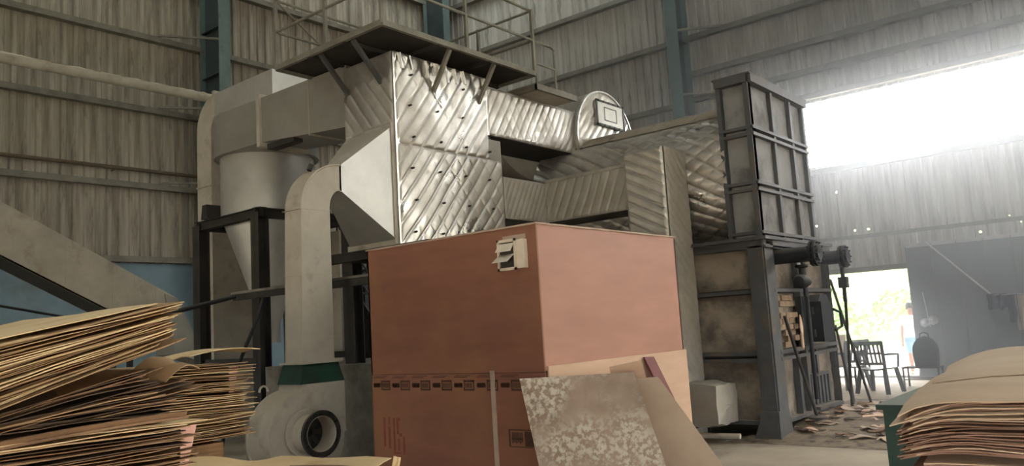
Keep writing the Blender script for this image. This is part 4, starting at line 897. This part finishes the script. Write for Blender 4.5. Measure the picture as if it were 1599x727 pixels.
# ---------------- person outside the doorway
pe = thing('person', 'person in pale top and light blue shorts standing outside the doorway', 'person', (-5.0, 21.2, -.12))
def skinbody():
    J = {'pel': (0, 0, .92, .125), 'waist': (0, 0, 1.06, .12), 'chest': (0, .01, 1.28, .14), 'neckb': (0, .01, 1.43, .07), 'neck': (0, 0, 1.49, .05), 'head': (0, -.015, 1.56, .082), 'crown': (0, -.005, 1.68, .085)}
    E_ = [('pel', 'waist'), ('waist', 'chest'), ('chest', 'neckb'), ('neckb', 'neck'), ('neck', 'head'), ('head', 'crown')]
    for s_, n in ((-1, 'l'), (1, 'r')):
        J.update({n + 'sh': (s_ * .17, .01, 1.4, .06), n + 'el': (s_ * .235, .0, 1.12, .042), n + 'wr': (s_ * .25, -.05, .88, .03), n + 'hd': (s_ * .25, -.07, .8, .036),
                  n + 'hip': (s_ * .09, 0, .86, .1), n + 'kn': (s_ * .1, -.01, .48, .062), n + 'an': (s_ * .1, .02, .09, .042), n + 'to': (s_ * .11, -.13, .04, .036)})
        E_ += [('neckb', n + 'sh'), (n + 'sh', n + 'el'), (n + 'el', n + 'wr'), (n + 'wr', n + 'hd'), ('pel', n + 'hip'), (n + 'hip', n + 'kn'), (n + 'kn', n + 'an'), (n + 'an', n + 'to')]
        for k_ in range(5):
            fx = (k_ - 1.5) * .016; L_ = (.07, .085, .08, .065, .05)[k_]
            if k_ < 4: J[n + 'f%d' % k_] = (s_ * .25 + fx, -.075, .8 - .02 - L_, .008); E_.append((n + 'hd', n + 'f%d' % k_))
            else: J[n + 'th'] = (s_ * .25 - s_ * .01, -.125, .77, .009); E_.append((n + 'hd', n + 'th'))
    ks = list(J); me_ = bpy.data.meshes.new('body'); me_.from_pydata([J[k_][:3] for k_ in ks], [(ks.index(a), ks.index(b)) for a, b in E_], [])
    o_ = link('body', me_, pe); md = o_.modifiers.new('skin', 'SKIN'); 
    for i, k_ in enumerate(ks):
        sv = me_.skin_vertices[0].data[i]; r = J[k_][3]; sv.radius = (r * (1.15 if k_ in ('chest', 'pel', 'waist') else 1), r); sv.use_root = (k_ == 'pel')
    md.use_smooth_shade = True
    ss = o_.modifiers.new('sub', 'SUBSURF'); ss.levels = 2; ss.render_levels = 2
    me_.materials.append(M_skin); return o_
skinbody()
def lw(nm, prof, c_, mat, sx=1.25, sy=.85, n=24):
    mb = MB().lathe((0, 0, 0), (0, 0, 1), prof, n); mb.v = [V((p.x * sx + c_[0], p.y * sy + c_[1], p.z)) for p in mb.v]
    return link(nm, mb.mesh(nm, mat, smooth=60), pe)
lw('shirt', [(.158, .90), (.165, 1.0), (.158, 1.1), (.175, 1.28), (.155, 1.4), (.09, 1.455), (.07, 1.46)], (0, .005), M_shirt)
sh = lw('shorts', [(.14, .98), (.165, .9), (.16, .82)], (0, 0), M_shorts)
for s_ in (-1, 1): 
    o = lw('shorts_leg', [(.115, .88), (.105, .7), (.1, .55)], (s_ * .095, 0), M_shorts, 1, 1); 
    o2 = lw('sleeve', [(.085, 1.42), (.075, 1.3), (.065, 1.22)], (s_ * .2, .005), M_shirt, 1, 1)
hr = MB().lathe((0, .0, 0), (0, 0, 1), [(.085, 1.6), (.1, 1.66), (.098, 1.72), (.07, 1.765), (0, 1.78)], 20); hr.v = [V((p.x, p.y + .018, p.z)) for p in hr.v]; link('hair', hr.mesh('hair', M_hair), pe)
link('nose', MB().prism([(-.014, -.09, 1.6), (.014, -.09, 1.6), (0, -.095, 1.645)], (0, -.022, 0)).mesh('nose', M_skin), pe)
for s_ in (-1, 1): link('ear', MB().lathe((s_ * .092, 0, 1.62), (s_, 0, 0), [(0, 0), (.025, 0), (.02, .012), (0, .014)], 10).mesh('ear', M_skin), pe); link('eye', MB().lathe((s_ * .03, -.088, 1.635), (0, -1, 0), [(0, .006), (.01, .003), (.012, 0)], 8).mesh('eye', M_hair), pe)
link('mouth', bx(-.022, .022, -.098, -.09, 1.565, 1.572).mesh('mouth', M_maroon), pe)
pe.rotation_euler[2] = radians(15)
# bushes on the slope
rb = random.Random(9)
for i in range(4):
    x, y = (-13.4, -11.9, -10.5, -9.0)[i], (41, 38.5, 42, 39)[i]; R_ = rb.uniform(1.0, 1.9); z = hill((x + 80) / 130, (y - 34) / 60)[2]
    b_ = thing('bush', 'leafy green bush beyond the doorway, %s' % ('leftmost, nearest the furnace', 'second from the left', 'third from the left', 'rightmost, nearest the sliding door')[i], 'bush', (x, y, z - .1), 'bushes on the slope')
    mb = MB()
    for k in range(420):
        th, ph = rb.uniform(0, 2 * pi), math.acos(rb.uniform(-.2, 1)); rr = R_ * rb.uniform(.55, 1) ** .6
        c_ = V((sin(ph) * cos(th) * rr, sin(ph) * sin(th) * rr, R_ * .35 + cos(ph) * rr * .9)) + V((x, y, z)); s1 = V((rb.uniform(-1, 1), rb.uniform(-1, 1), rb.uniform(-1, 1))).normalized() * .17; s2 = s1.orthogonal().normalized() * .09
        mb.add([c_ - s1, c_ + s2, c_ + s1, c_ - s2], [(0, 1, 2, 3)])
    mb.build('foliage', M_leaf, b_, smooth=0, kind='stuff')
    MB().tube((x, y, z - .1), (x, y, z + R_), .07, .03, n=6).build('stem', M_ven[3], b_)

# ================================================================== haze volumes added in place of lens glare
hz = bpy.data.materials.new('glare_haze'); hz.use_nodes = True
_n = hz.node_tree.nodes; _n.clear(); _v = _n.new('ShaderNodeVolumeScatter'); _v.inputs['Color'].default_value = (.92, .96, 1, 1)
_v.inputs['Density'].default_value = .025; _v.inputs['Anisotropy'].default_value = .7
_o = _n.new('ShaderNodeOutputMaterial'); hz.node_tree.links.new(_v.outputs[0], _o.inputs['Volume'])
o = bx(-9.0, 9.4, 9.6, YB - .02, -.05, ZT - .05).solo('glare_haze', hz, 'faint added haze standing in for glare, right rear of the hall', 'haze', kind='stuff', smooth=0)
hz2 = hz.copy(); hz2.name = 'window_glare_haze'; hz2.node_tree.nodes[0].inputs['Density'].default_value = .03
bx(-5.6, 9.3, 13.2, YB - .03, -.04, ZT - .1).solo('glare_haze', hz2, 'denser added haze carrying the glare in front of the bright opening', 'haze', kind='stuff', smooth=0)
